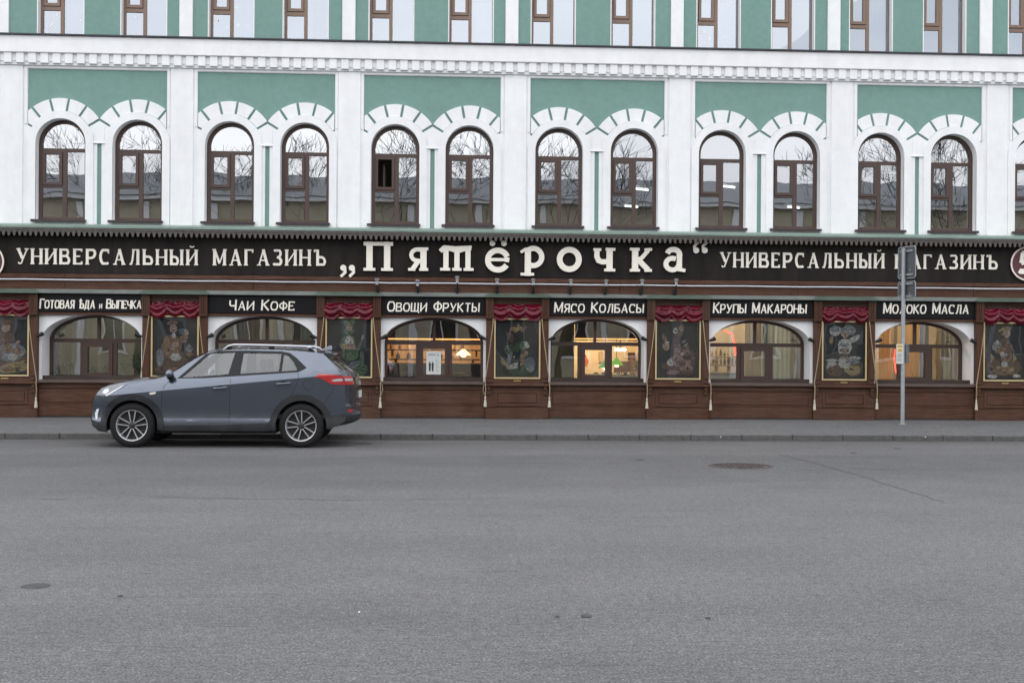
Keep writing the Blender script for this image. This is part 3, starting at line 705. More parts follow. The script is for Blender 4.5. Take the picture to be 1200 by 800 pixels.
SHADE = {'paint_tan': OCH, 'paint_brown': TAN, 'paint_skin': PNK, 'paint_white': GRY, 'paint_green': DGR, 'paint_deep_green': GRN, 'paint_plum': PNK, 'paint_grey': WHT, 'paint_red': PNK, 'paint_ochre': TAN, 'paint_pink': SKN, 'paint_blue': GRY}
def fig(t, can_, cx, items):
    """flat painted shapes: (u, v, ru, rv, tilt, material) in the panel's -1..1 x 0..1 space"""
    zb, zt = zs(442), zs(374); H = zt - zb; mb = MB(); r_ = random.Random(int(cx * 100) & 0xffff)
    full = []
    for it in items:
        full.append(it)
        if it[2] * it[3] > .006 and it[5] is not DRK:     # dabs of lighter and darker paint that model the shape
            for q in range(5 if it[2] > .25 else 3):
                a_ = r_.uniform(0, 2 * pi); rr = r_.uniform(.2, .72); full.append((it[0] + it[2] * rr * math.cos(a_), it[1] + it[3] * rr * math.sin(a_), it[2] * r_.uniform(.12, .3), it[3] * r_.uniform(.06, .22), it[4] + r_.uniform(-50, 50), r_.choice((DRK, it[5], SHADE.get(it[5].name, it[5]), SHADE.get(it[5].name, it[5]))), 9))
    for k, it in enumerate(full):
        u, v, ru, rv, tl, m = it[:6]; n = it[6] if len(it) > 6 else 16; ph = r_.uniform(0, 6)
        pts = []
        for q in range(n):
            a_ = 2 * pi * q / n; w = 1 + (.05 * math.sin(3 * a_ + ph) + .03 * math.sin(5 * a_ + 2 * ph) if n > 8 else 0)
            x, z = ru * .44 * math.cos(a_) * w, rv * H * math.sin(a_) * w; c_, s_ = math.cos(R(tl)), math.sin(R(tl))
            pts.append((cx + u * .44 + x * c_ - z * s_, zb + v * H + x * s_ + z * c_))
        pts = clipx(pts, cx - .445, False); pts = clipx(pts, cx + .445, True)
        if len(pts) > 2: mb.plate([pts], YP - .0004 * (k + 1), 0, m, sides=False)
    mb.build('painted_figure', can_)
YP = YS + .018
FIGS = {
 1: ('a round brown cook carrying loaves', [(.0, .30, .85, .22, 0, BRN), (.35, .12, .7, .09, 8, OCH), (.25, .38, .62, .16, 5, GRY), (.05, .44, .22, .07, 20, TAN), (.5, .40, .2, .07, -20, TAN), (.3, .3, .22, .06, 0, WHT), (-.1, .62, .5, .12, 0, BRN), (.0, .80, .2, .085, 0, SKN), (.0, .88, .3, .05, 5, BRN), (.55, .55, .1, .03, 30, SKN), (-.5, .35, .3, .2, 0, TAN), (.7, .2, .2, .03, 30, OCH), (.1, .1, .3, .03, 0, TAN)]),
 2: ('a tan cook lifting a blue teapot', [(-.05, .22, .6, .22, 0, BRN), (-.15, .5, .42, .2, 8, TAN), (-.42, .42, .2, .14, 25, TAN), (.25, .6, .34, .06, 28, TAN), (.42, .66, .14, .1, 0, TAN), (.32, .75, .17, .055, 0, BLU), (.5, .74, .08, .05, 30, SKN), (.15, .77, .07, .015, 20, BLU), (-.02, .52, .2, .05, 25, SKN), (-.08, .68, .1, .05, 0, WHT, 6), (-.1, .8, .17, .075, 0, SKN), (-.14, .89, .26, .035, 5, TAN), (-.05, .83, .03, .008, 0, DRK, 8), (-.14, .83, .03, .008, 0, DRK, 8), (-.08, .77, .08, .012, 5, RDD), (.02, .3, .26, .05, 0, WHT), (-.06, .34, .12, .04, 0, WHT), (.1, .34, .12, .04, 0, WHT), (.62, .45, .18, .1, 0, GRY, 4), (.64, .36, .22, .05, 0, TAN, 4), (-.7, .3, .18, .16, 0, GRY), (-.65, .1, .3, .06, 0, BRN), (.55, .12, .4, .07, 0, BRN), (.0, .1, .2, .05, 0, TAN)]),
 3: ('a green vegetable figure raising one arm', [(.1, .16, .5, .1, 0, DGR), (.5, .12, .34, .12, 20, GRN), (-.6, .14, .3, .08, -30, PNK), (.2, .2, .35, .05, 20, GRY), (.3, .22, .3, .03, 30, BLU), (.05, .38, .4, .11, 0, GRN), (-.05, .55, .36, .16, 0, GRN), (.0, .58, .2, .12, 0, WHT), (.12, .5, .2, .07, 0, PNK), (-.2, .5, .16, .07, 20, OCH), (.02, .44, .34, .025, 0, GRN), (.48, .52, .06, .14, -25, GRN), (.62, .66, .06, .07, -15, GRY), (.32, .45, .2, .035, 20, GRN), (-.02, .77, .26, .06, 0, GRN), (.0, .85, .2, .09, 0, GRN), (.0, .84, .13, .06, 0, SKN), (-.06, .86, .03, .01, 0, DRK, 8), (.07, .86, .03, .01, 0, DRK, 8), (.0, .81, .06, .01, 0, RDD), (-.16, .92, .12, .05, 40, GRN), (.16, .93, .12, .06, -40, GRN), (-.5, .3, .15, .03, 60, BRN), (.6, .3, .1, .14, 0, GRN)]),
 4: ('a spindly figure of herbs and roots', [(-.4, .12, .3, .1, 0, DRK), (.1, .12, .5, .08, 0, DGR), (-.35, .35, .1, .22, -12, GRY), (-.1, .2, .34, .05, 18, WHT), (-.55, .22, .3, .025, -35, OCH), (-.62, .28, .25, .02, -50, OCH), (.3, .3, .2, .12, 30, TAN), (.6, .24, .26, .11, 20, BLU), (.62, .16, .2, .07, 0, GRY), (-.4, .48, .2, .08, 30, GRN), (-.05, .52, .34, .09, 0, DGR), (.3, .55, .18, .08, 0, GRN), (.45, .56, .11, .06, 20, WHT), (-.2, .66, .3, .09, 0, DRK), (-.35, .7, .15, .1, 30, BRN), (-.1, .82, .12, .05, 70, OCH), (.05, .86, .08, .06, 0, OCH), (.18, .84, .08, .05, 40, OCH), (-.25, .84, .06, .06, -30, TAN), (.3, .82, .05, .07, -40, TAN), (.42, .42, .1, .04, 0, OCH), (-.15, .35, .05, .02, 0, OCH), (.1, .3, .06, .2, 0, DRK)]),
 5: ('a plum coloured figure of sausages', [(-.1, .18, .62, .13, 0, PRP), (.45, .2, .36, .12, 35, PNK), (.72, .35, .1, .16, 0, PRP), (-.05, .3, .4, .1, 8, PNK), (-.35, .27, .16, .06, 30, WHT), (.15, .26, .26, .05, -10, BRN), (.0, .58, .26, .14, 0, PRP), (-.02, .45, .18, .09, 0, PNK), (.3, .58, .16, .14, 20, DRK), (.4, .5, .2, .1, -20, PRP), (.42, .45, .18, .06, 0, PNK), (.22, .42, .08, .03, 0, WHT), (.3, .64, .12, .02, 40, GRY), (.38, .58, .12, .02, 40, GRY), (-.55, .55, .17, .07, 0, SKN), (-.62, .68, .09, .09, 20, PNK), (-.5, .62, .1, .02, 0, WHT), (.02, .8, .2, .1, 0, BRN), (.18, .87, .12, .07, 0, TAN), (-.12, .82, .11, .05, 0, WHT), (-.1, .82, .05, .022, 0, DRK), (.15, .94, .07, .04, 0, BRN), (-.6, .2, .2, .05, -30, BRN), (.5, .1, .3, .05, 0, BRN), (-.2, .1, .3, .04, 0, PNK)]),
 6: ('a stout white flour sack figure', [(-.55, .22, .3, .12, 0, GRY), (.55, .2, .42, .16, 0, BRN), (-.4, .14, .4, .1, 0, BRN), (.45, .16, .4, .09, 0, OCH), (-.55, .33, .3, .02, 0, WHT), (-.58, .27, .2, .05, 0, WHT), (.05, .3, .3, .12, 0, WHT), (.05, .55, .34, .16, 0, WHT), (.04, .42, .34, .03, 0, BRN), (.04, .5, .24, .035, 0, BRN), (.04, .505, .14, .018, 0, OCH), (.04, .6, .26, .02, 0, GRY), (.04, .38, .2, .018, 0, GRY), (.5, .7, .34, .05, 28, WHT), (-.4, .84, .3, .085, 12, WHT), (-.42, .88, .2, .06, 0, GRY), (-.6, .68, .1, .07, -10, OCH), (-.58, .76, .04, .04, 0, SKN), (.3, .86, .3, .08, -30, GRY), (.05, .79, .2, .07, 0, SKN), (-.02, .80, .03, .01, 0, DRK, 8), (.1, .80, .03, .01, 0, DRK, 8), (.05, .76, .06, .01, 0, DRK), (.05, .87, .2, .035, 0, GRY), (.55, .37, .3, .03, 0, WHT), (.5, .31, .28, .05, 0, GRY)]),
 7: ('a seated cook in a yellow cap', [(-.5, .22, .35, .15, 0, BRN), (.45, .22, .4, .14, 0, BRN), (-.6, .38, .12, .1, 0, OCH, 3), (.5, .38, .13, .1, 0, OCH, 3), (.0, .16, .5, .08, 0, TAN), (-.3, .22, .1, .03, 0, OCH), (.1, .24, .12, .03, 0, OCH), (.4, .2, .1, .03, 0, OCH), (.1, .45, .3, .17, 0, TAN), (.0, .62, .24, .12, 0, BRN), (.2, .5, .2, .14, -20, BRN), (-.2, .52, .3, .05, 15, TAN), (-.4, .6, .2, .09, -40, GRY), (-.35, .66, .07, .04, 0, WHT), (-.05, .45, .2, .04, -10, WHT), (.0, .28, .16, .05, 0, WHT), (.1, .82, .18, .08, 0, SKN), (-.08, .81, .12, .012, 10, SKN), (.06, .9, .26, .04, 8, OCH), (-.2, .87, .14, .02, 10, OCH), (.12, .84, .03, .01, 0, DRK, 8), (-.6, .06, .25, .035, 0, WHT), (.6, .07, .2, .03, 0, WHT)]),
}
where = {1: 'at the far left', 2: 'behind the car bonnet', 3: 'behind the car rear', 4: 'between poster and green lampshade windows', 5: 'right of the green lampshade window', 6: 'left of the street sign post', 7: 'at the far right'}
for i in range(1, 8):
    cx = CX[i]; lab, items = FIGS[i]
    t = thing('display_case', 'brown timber case painted with %s' % lab, 'display case', (cx, YS, .11), 'display cases between the shop windows')
    y0 = YS - .075
    zc1 = zs(349.4)
    for s in (-1, 1):
        a, b = sorted((cx + s * HWC, cx + s * .50))
        MB().box(a, b, y0, YS + .1, zs(449), zs(373), wood_v, .006).build('side_post', t)
        MB().box(a + (.0 if s < 0 else .03), b - (.03 if s < 0 else 0), y0 - .02, y0 - .001, zs(443), zs(376), wood_v, .006).build('post_moulding', t)
        cns = MB()
        cns.box(a - .01, b + .01, y0 - .05, YS + .1, zs(372.8), zc1, wood_v, .006)
        for q in range(3): cns.box(a + .012 + q * .042, a + .032 + q * .042, y0 - .068, y0 - .05, zs(370), zs(351), wood_v, .004)
        cns.box(a - .02, b + .02, y0 - .065, YS + .1, zs(373.6), zs(372.9), wood_v)
        cns.build('console', t)
        # small brackets under the ledge
        MB().box(cx + s * .585 - .035, cx + s * .585 + .035, y0 - .03, y0, zs(462), zs(452.6), wood_v, .008).box(cx + s * .585 - .028, cx + s * .585 + .028, y0 - .055, y0 - .031, zs(457), zs(452.7), wood_v, .008).build('bracket', t)
        MB().box(cx + s * .585 - .03, cx + s * .585 + .03, y0 - .025, y0 - .001, zs(448), zs(445), wood_v, .006).build('block', t)
    MB().box(cx - .49, cx + .49, YS - .03, YS + .05, zs(373), zc1, wood).build('frieze', t)
    mb = MB()
    for q in range(16): mb.box(cx - .47 + q * .06, cx - .435 + q * .06, YS - .045, YS - .031, zs(354.6), zs(352.9), wood_d)
    mb.box(cx - .49, cx + .49, YS - .06, YS - .031, zs(352.4), zc1, wood, .008); mb.box(cx - .49, cx + .49, YS - .05, YS - .031, zs(356.6), zs(355.2), wood, .004)
    mb.build('dentil_moulding', t)
    # little tin roof
    zr = zs(348.9)
    MB().add([(cx - .69, y0 - .13, zr), (cx + .69, y0 - .13, zr), (cx + .69, y0 - .13, zr + .028), (cx - .69, y0 - .13, zr + .028), (cx + .60, YS - .045, zr + .095), (cx - .60, YS - .045, zr + .095), (cx + .69, YS, zr), (cx - .69, YS, zr)],
             [(0, 1, 2, 3), (3, 2, 4, 5), (1, 0, 7, 6), (0, 3, 5, 7), (2, 1, 6, 4)], tin_s).build('tin_roof', t)
    # surround of the picture
    MB().plate([rect(cx - .499, cx + .499, zs(449), zs(373)), rect(cx - .455, cx + .455, zs(442.4), zs(372.8) - .03)], YS - .04, YS + .03, wood).build('surround', t)
    MB().plate([rect(cx - .478, cx + .478, zs(443.6), zs(373)), rect(cx - .448, cx + .448, zs(441.9), zs(374.6))], YS - .062, YS - .038, gilt).build('gilt_frame', t)
    cv = MB().box(cx - .46, cx + .46, YP, YP + .03, zs(443), zs(372), canvas).build('painting', t)
    fig(t, cv, cx, items)
    MB().plate([rect(cx - .452, cx + .452, zs(442.5), zs(374))], YS - .046, 0, pane_p, sides=False).build('pane', t)
    MB().box(cx - .075, cx + .075, YS - .05, YS - .041, zs(446.8), zs(445.2), brass).build('nameplate', t)
    MB().box(cx - HWC - .03, cx + HWC + .03, y0 - .07, YS + .1, zs(452.2), zs(449.2), wood, .008).build('ledge', t)
    MB().box(cx - HWC, cx + HWC, y0 + .02, YS + .12, zs(476.6), zs(452.4), wood, .004).build('dado_board', t)
    MB().plate([rect(cx - .46, cx + .46, zs(475.4), zs(457.6)), rect(cx - .415, cx + .415, zs(472.9), zs(460.1))], y0 + .004, y0 + .019, wood).build('panel_moulding', t)
    MB().box(cx - .40, cx + .40, y0 + .006, y0 + .019, zs(472), zs(461), wood, .01).build('raised_panel', t)
    MB().box(cx - HWC - .004, cx + HWC + .004, y0 + .006, YS + .12, .118, zs(477), wood, .006).build('base_board', t)
    # crimson swag
    cu = MB(); nx, nz = 72, 16; vs = []; zt = zs(356.8) ; W_ = .50; ph = rnd.uniform(0, 6); pa, pb, pc_ = rnd.uniform(-.02, .02), rnd.uniform(38, 56), rnd.uniform(4.2, 5.4)
    for q in range(nx + 1):
        u = q / nx; x = cx - W_ + 2 * W_ * u; uu = u + pa * math.sin(2 * pi * u); s3 = (uu * 3) % 1 if 0 < u < 1 else 1
        sag = math.sin(pi * s3) ** .8
        zb = zt - .235 - .075 * sag - (.03 if s3 > .02 and abs(u - .5) > .17 else 0)
        for k in range(nz + 1):
            v = k / nz
            swag = math.sin(v * pc_ * pi + .9 * math.sin(u * 9 + ph) - 2.4 * math.sin(pi * s3) + ph)       # festoon folds that droop
            fold = math.sin(u * pb + ph + 2 * math.sin(v * 3)) * (1 - v)
            yy = YS - .07 - .05 * math.sin(pi * min(1, v * 1.05)) * (.6 + .6 * sag) - .017 * swag * (.3 + sag) - .014 * fold - .02 * v
            vs.append((x + .01 * math.sin(7 * v + q), yy, zt + (zb - zt) * v))
    fs = [(q * (nz + 1) + k, q * (nz + 1) + k + 1, (q + 1) * (nz + 1) + k + 1, (q + 1) * (nz + 1) + k) for q in range(nx) for k in range(nz)]
    cu.add(vs, fs, satin)
    tag(cu.build('curtain_swag', None, smooth=75), 'crimson satin swag across the painted case %s' % where[i], 'curtain', 'crimson swags over the painted cases')

# ropes with tassels
rope_m = mat('faded_gold_cord', (.30, .24, .15), .8, .3, 60); tas_m = mat('cream_tassel', (.48, .45, .36), .8, .25, 40, stretch=(4, 4, .5))
def rope(cx, s, i):
    t = thing('tasselled_cord', 'gold cord with tassel, %s of the case %s' % ('left' if s < 0 else 'right', where[i]), 'cord', (cx + s * .68, YS - .12, .35), 'tasselled cords beside the painted cases')
    xo = cx + s * (.655 + rnd.uniform(0, .02)); zt_ = .55 + rnd.uniform(-.05, .03); y = YS - .165
    z1 = zs(374); z2 = zs(447)
    pts = [(cx + s * .50, y + .02, z1), (cx + s * .505, y, z1 - .06)]
    for k in range(1, 9):
        u = k / 8; pts.append((cx + s * (.505 + (.16) * u ** 1.15), y - .004 * math.sin(pi * u), z1 - .06 + (z2 - z1 + .06) * u))
    pts += [(xo, y - .02, z2 - .06), (xo + .006, y - .01, (z2 + zt_) / 2), (xo - .002, y - .01, zt_)]
    MB().tube(pts, .0105, rope_m, 6).build('cord', t, smooth=60)
    if rnd.random() < .4: MB().tube([(xo + .03 * s, y - .01, z2 - .05), (xo + .05 * s, y - .01, z2 - .18), (xo, y - .01, zt_ + .03)], .008, rope_m, 6).build('cord', t, smooth=60)
    MB().lathe([(.004, .03), (.018, .01), (.020, -.02), (.014, -.03), (.022, -.06), (.034, -.19), (.002, -.192)], (xo - .002, y - .01, zt_), tas_m, n=10, flip=True).build('tassel', t, smooth=50)
for i in range(1, 8):
    for s in (-1, 1): rope(CX[i], s, i)
# small black floodlights either side of each window arch
lamp_k = mat('black_lamp_housing', (.012, .012, .014), .35, .2, 10); lens = mat('dark_lamp_lens', (.06, .065, .07), .1, .1, 10, spec=.8)
proto = None
wl = ['leftmost shop window', 'window over the parked car', 'window with the poster', 'window with the green lampshade', 'window with the red light strip', 'window behind the street sign post']
for i in range(6):
    a, b = wins[i + 1]
    for s, x in ((-1, a + .02), (1, b - .02)):
        zc = zs(397.5)
        t = thing('arch_floodlight', 'black floodlight on the %s of the arch of the %s' % ('left' if s < 0 else 'right', wl[i]), 'floodlight', (x, YS + .05, zc), 'small floodlights beside the window arches')
        MB().tube([(x, YS + .05, zc + .02), (x, YS - .08, zc + .01)], .012, lamp_k, 6).build('bracket', t)
        h = MB(); d = -s
        h.tube([(x - d * .02, YS - .09, zc + .0), (x + d * .03, YS - .10, zc + .015), (x + d * .10, YS - .11, zc + .05)], [.022, .036, .045], lamp_k, 12); h.build('housing', t, smooth=40)
        MB().tube([(x + d * .101, YS - .11, zc + .0505), (x + d * .104, YS - .11, zc + .052)], [.04, .04], lens, 12).build('lens', t)
# silver spotlights along the conduit
chrome = mat('brushed_silver', (.62, .63, .66), .28, .08, 20, metal=.85)
cd = MB().tube([(B0 + (B1 - B0) * k / 60, YS - .10 + .002 * math.sin(k), zs(333.1) + .004 * math.sin(k * 1.7)) for k in range(61)], .0165, mat('pale_conduit', (.58, .60, .64), .35, .08, 9, metal=.3), 8)
tag(cd.build('cable_conduit', None, smooth=60), 'thin pale metal conduit running the whole length of the shopfront below the long black signboard', 'conduit')
order = ['first', 'second', 'third', 'fourth', 'fifth', 'sixth', 'seventh', 'eighth', 'ninth']
under = ['left of the first big letter', 'under the gap after the first big letter', 'under the third big letter', 'under the fourth big letter', 'under the fifth big letter', 'under the sixth big letter', 'under the seventh big letter', 'under the eighth big letter', 'under the last big letter']
for i, px in enumerate((441.8, 489.3, 535.8, 582.6, 625, 669, 710.5, 752.5, 792.5)):
    py = (330, 331.5, 327.5, 330, 330.5, 331, 331.5, 331, 330.5)[i]
    X, Z = at(px, py, YS - .28)
    t = thing('sign_spotlight', 'silver spotlight on black arm, %s from left, %s' % (order[i], under[i]), 'spotlight', (X, YS - .1, zs(344)), 'silver spotlights below the long signboard')
    MB().tube([(X, YS - .06, zs(344.5)), (X, YS - .12, zs(344) + .03), (X + .01, YS - .2, zs(343) + .04), (X, YS - .27, Z - .13), (X, YS - .275, Z - .04)], .013, lamp_k, 8).build('arm', t, smooth=60)
    MB().box(X - .03, X + .03, YS - .10, YS - .052, zs(343.5), zs(337), lamp_k, .006).build('foot', t)
    MB().lathe([(.002, -.075), (.028, -.07), (.03, -.02), (.036, .02), (.047, .035), (.047, .052), (.036, .058), (.002, .055)], (X, YS - .275, Z + .01), chrome, n=18).build('head', t, smooth=40, fix=True)

# ================================================================== rooms behind the shop windows
def room(i, back, side, Lc, Lp, depth=3.0):
    a, b = CX[i + 1] , CX[i + 2]
    r = MB(); y0, y1 = D + .52, D + .5 + depth
    r.box(a + .05, b - .05, y1, y1 + .08, .1, 3.6, back)
    r.build('room_wall', store)
    MB().box(a - .04, a + .04, D + .51, y1 + .08, .1, 3.6, side).build('room_wall', store)
    MB().box(a + .05, b - .05, y0, y1, .25, .3, floor_m).build('room_floor', store)
    if Lp:
        l = bpy.data.lights.new('room_light', 'POINT'); l.energy = Lp; l.color = Lc; l.shadow_soft_size = .12
        o = bpy.data.objects.new('room_light', l); COL.objects.link(o); o.location = ((a + b) / 2, D + .5 + depth * .5, 2.5)
cream_wall = mat('cream_room_wall', (.62, .52, .38), .9, .12, 2); olive = mat('olive_room_wall', (.20, .21, .14), .9, .12, 2); grey_w = mat('grey_room_wall', (.3, .3, .28), .9, .1, 2); warm_w = mat('warm_panelled_wall', (.48, .30, .16), .7, .25, 3, stretch=(5, 1, .5))
W1 = (1, .72, .42); W2 = (1, .8, .56)
room(0, olive, grey_w, (1, .9, .75), 18); room(1, grey_w, grey_w, (1, .88, .7), 18); room(2, warm_w, warm_w, W1, 115); room(3, cream_wall, cream_wall, W1, 165); room(4, cream_wall, cream_wall, W2, 55); room(5, cream_wall, cream_wall, W1, 65)  # first two rooms are unlit; their point lights are added fill
MB().box(CX[7] - .04, CX[7] + .04, D + .51, D + 3.6, .1, 3.6, grey_w).build('room_wall', store)
MB().box(XL + .31, CX[1] - .05, D + 2.0, D + 2.1, .1, 3.6, grey_w).build('room_wall', store); MB().box(CX[7] + .05, XR - .31, D + 2.0, D + 2.1, .1, 3.6, grey_w).build('room_wall', store)
warm_em = emit('warm_lamp_glow', (1, .78, .45), 6); red_em = emit('red_light_strip', (1, .08, .05), 2.2)
dark_w = mat('dark_counter_wood', (.035, .022, .016), .4, .3, 4, stretch=(3, 1, 1))
def P3(px, py, Y): x, z = at(px, py, Y); return x, Y, z
def bulkhead(px0, px1, py, Y, lab):
    x0, z = at(px0, py, Y); x1 = atX(px1, Y, py)
    MB().box(x0, x1, Y, Y + .12, z, 3.6, dark_w, .01).build('bulkhead', store)
    for k in range(1, 6): xx = x0 + (x1 - x0) * k / 6; MB().box(xx - .03, xx + .03, Y - .02, Y - .001, z, 3.6, dark_w).build('bulkhead_batten', store)
    tag(MB().tube([(x0, Y - .03, z + .04), (x1, Y - .03, z + .04)], .014, orange_em, 6).build('light_strip'), lab, 'light strip')
orange_em = emit('orange_strip_light', (1, .45, .14), 1.6)
bulkhead(448, 570, 399, D + 1.7, 'thin orange light strip along the bulkhead above the poster')
bulkhead(674, 757, 399, D + 1.7, 'thin orange light strip along the bulkhead above the green lampshades')
# bay 3: pub counter, shelf, pendant, poster
a3, b3 = wins[3]
Yb = D + 2.4
def shelf_unit(px0, px1, py, Y, lab, bottles=0, mt=dark_w):
    x0, z = at(px0, py, Y); x1 = atX(px1, Y, py)
    t = thing('wall_shelf', lab, 'shelf', ((x0 + x1) / 2, Y, z))
    MB().box(x0, x1, Y - .15, Y + .15, z - .03, z + .0, mt, .005).build('board', t)
    for xx in (x0 + .15, x1 - .15): MB().box(xx - .02, xx + .02, Y - .1, Y + .14, z - .16, z - .031, mt).build('bracket', t)
    return x0, x1, z
def counter(px0, px1, py, Y, lab, m=dark_w, d=.5):
    x0, z = at(px0, py, Y); x1 = atX(px1, Y, py)
    t = thing('counter', lab, 'counter', ((x0 + x1) / 2, Y, .3))
    MB().box(x0, x1, Y, Y + d, .3, z - .05, m, .01).build('front_panel', t); MB().box(x0 - .04, x1 + .04, Y - .05, Y + d + .03, z - .049, z, mat('pale_counter_top', (.3, .24, .18), .3, .15, 6), .008).build('counter_top', t)
    return x0, x1, z
counter(452, 566, 425, D + 1.5, 'dark bar counter inside the window with the poster')
x0, x1, z = shelf_unit(452, 566, 409, Yb, 'upper wall shelf inside the window with the poster')
rb = random.Random(3)
ORD = ['leftmost', 'second', 'third', 'fourth', 'fifth', 'sixth', 'seventh', 'eighth', 'ninth']; MN = ['green', 'brown', 'pale', 'ochre']
bm_ = [mat('bottle_green', (.05, .12, .04), .15, .2, 5), mat('bottle_brown', (.14, .06, .02), .15, .2, 5), mat('jar_pale', (.5, .42, .28), .3, .2, 5), mat('box_ochre', (.45, .3, .1), .5, .2, 5)]
def bottle(x, y, z, h, m, lab, grp, r=.035):
    tag(MB().lathe([(.002, 0), (r, .002), (r, h * .6), (r * .4, h * .78), (r * .36, h), (.002, h)], (x, y, z), m, n=12).build('bottle', None, smooth=40, fix=True), lab, 'bottle', grp)
for k in range(9):
    mk = rb.randrange(4); bottle(x0 + .12 + k * .2, Yb, z + .004, rb.uniform(.12, .17), bm_[mk], '%s bottle, %s in the row on the upper shelf behind the poster' % (MN[mk], ORD[k]), 'bottles on the shelf of the poster window')
x0, x1, z = shelf_unit(456, 562, 420, Yb, 'lower wall shelf inside the window with the poster')
for k in range(7):
    mk = rb.randrange(4); bottle(x0 + .2 + k * .24, Yb, z + .004, rb.uniform(.1, .15), bm_[mk], '%s jar, %s in the row on the lower shelf behind the poster' % (MN[mk], ORD[k]), 'jars on the lower shelf of the poster window', .045)
def pendant(px, py, Y, lab, shade, r=.16, h=.15, ztop=3.6, inner=None):
    x, z = at(px, py, Y)
    t = thing('pendant_lamp', lab, 'lamp', (x, Y, z))
    MB().lathe([(r, 0), (r * .75, h * .35), (r * .3, h * .85), (.03, h)], (x, Y, z), shade, n=20).build('lamp_shade', t, smooth=60)
    MB().blob((x, Y, z + .02), r * .4, inner or warm_em, 8).build('bulb', t)
    MB().tube([(x, Y, z + h), (x, Y, ztop)], .006, lamp_k, 5).build('cord', t)
pendant(543, 416, D + 1.9, 'glowing amber pendant lamp inside the window with the poster', emit('amber_shade', (1, .62, .25), 2.5), .17, .13)
# poster on the glass
X0, Z0 = at(499.5, 438.6, D + .325); X1, Z1 = at(516.8, 411.8, D + .325)
t = thing('poster', 'white paper poster with a dark photograph of two standing people, stuck inside the shop window', 'poster', ((X0 + X1) / 2, D + .31, Z0))
pap = mat('poster_paper', (.66, .68, .67), .7, .04, 10); ink = mat('poster_ink', (.05, .05, .055), .7, .3, 40); ink2 = mat('poster_grey_ink', (.30, .31, .32), .7, .2, 60)
yq = D + .30
MB().box(X0, X1, yq, yq + .003, Z0, Z1, pap).build('sheet', t)
mb = MB(); wX = X1 - X0; hZ = Z1 - Z0
for u, sc_ in ((.24, .82), (.44, .8)):
    cx_ = X0 + wX * u; zb = Z0 + hZ * .14; h = hZ * .52 * sc_
    mb.plate([[(cx_ - .018, zb), (cx_ + .018, zb), (cx_ + .022, zb + h * .55), (cx_ + .026, zb + h * .8), (cx_ + .012, zb + h * .84), (cx_ - .012, zb + h * .84), (cx_ - .026, zb + h * .8), (cx_ - .022, zb + h * .55)]], yq - .001, 0, ink, sides=False)
    mb.plate([arc(cx_, zb + h * .92, .014, .018, 0, 360, 12)[:-1]], yq - .001, 0, ink, sides=False)
mb.build('printed_picture', t)
mb = MB()
for k in range(9):
    zz = Z0 + hZ * (.12 + k * .065); mb.box(X0 + wX * .64, X0 + wX * (.92 - .06 * (k % 3)), yq - .0012, yq - .0002, zz, zz + .009, ink2)
for k in range(4): mb.box(X0 + wX * (.15 + k * .13), X0 + wX * (.24 + k * .13), yq - .0012, yq - .0002, Z0 + hZ * .82, Z0 + hZ * .9, ink2)
mb.box(X0 + wX * .74, X0 + wX * .84, yq - .0012, yq - .0002, Z0 + hZ * .8, Z0 + hZ * .88, ink2)
mb.build('printed_text', t)
# bay 4
counter(680, 752, 438, D + 1.3, 'pale timber serving counter inside the window with the green lampshade', mat('pale_timber', (.5, .32, .15), .5, .2, 4, stretch=(4, 1, 1)))
pendant(709.5, 431, D + 1.1, 'green lampshade hanging left of the mullion inside the shop window', emit('green_shade', (.13, .42, .05), .4), .16, .17, inner=warm_em)
pendant(722.5, 428, D + 1.3, 'second green lampshade, right of the mullion inside the shop window', emit('green_shade_two', (.2, .5, .06), .55), .15, .17, inner=warm_em)
x, z = at(727, 411, D + 2); t = thing('ceiling_spot', 'bright round lamp under the ceiling right of the green lampshades', 'lamp', (x, D + 2, z)); MB().lathe([(.0, 0), (.12, .0), (.13, .03), (.13, .05)], (x, D + 2, z), emit('white_lamp', (1, .9, .7), 9), n=16).build('diffuser', t); MB().tube([(x, D + 2, z + .05), (x, D + 2, 3.6)], .02, lamp_k, 6).build('rod', t)
x0, z0 = at(683, 433, D + 2.4); x1, z1 = at(692.5, 413, D + 2.4)
t = thing('framed_picture', 'framed red and white picture on the wall left of the green lampshades', 'picture', (x0, D + 2.4, z0)); MB().box(x0, x1, D + 2.4, D + 2.43, z0, z1, mat('white_mount', (.7, .62, .5), .6, .05, 8)).build('frame', t)
MB().plate([[(x0 + .03, z0 + .1), (x1 - .1, z0 + .06), (x1 - .05, z0 + (z1 - z0) * .5), (x1 - .12, z1 - .05), (x0 + .05, z1 - .03)]], D + 2.395, D + 2.4, mat('picture_red', (.5, .1, .04), .6, .3, 8)).build('picture_print', t)
MB_ = [MB() for _ in range(1)]
x0, x1, z = counter(694, 748, 440, D + .75, 'low table with crockery right behind the glass of the green lampshade window', mat('table_wood', (.3, .16, .07), .5, .2, 5), .35)
cr_m = mat('white_crockery', (.75, .68, .55), .3, .05, 8)
for k in range(6):
    xx = x0 + .1 + k * (x1 - x0 - .2) / 5
    tag(MB().lathe([(.002, 0), (.03, .002), (.045, .05), (.05, .07), (.04, .07), (.03, .02)], (xx, D + .9, z + .002), (cr_m, dark_w, MATS['box_ochre'])[k % 3], n=12).build('bowl', None, smooth=50), 'small %s bowl, %s in the row on the low table near the green lampshades' % (('white', 'dark', 'ochre')[k % 3], ORD[k]), 'bowl', 'bowls on the low table')
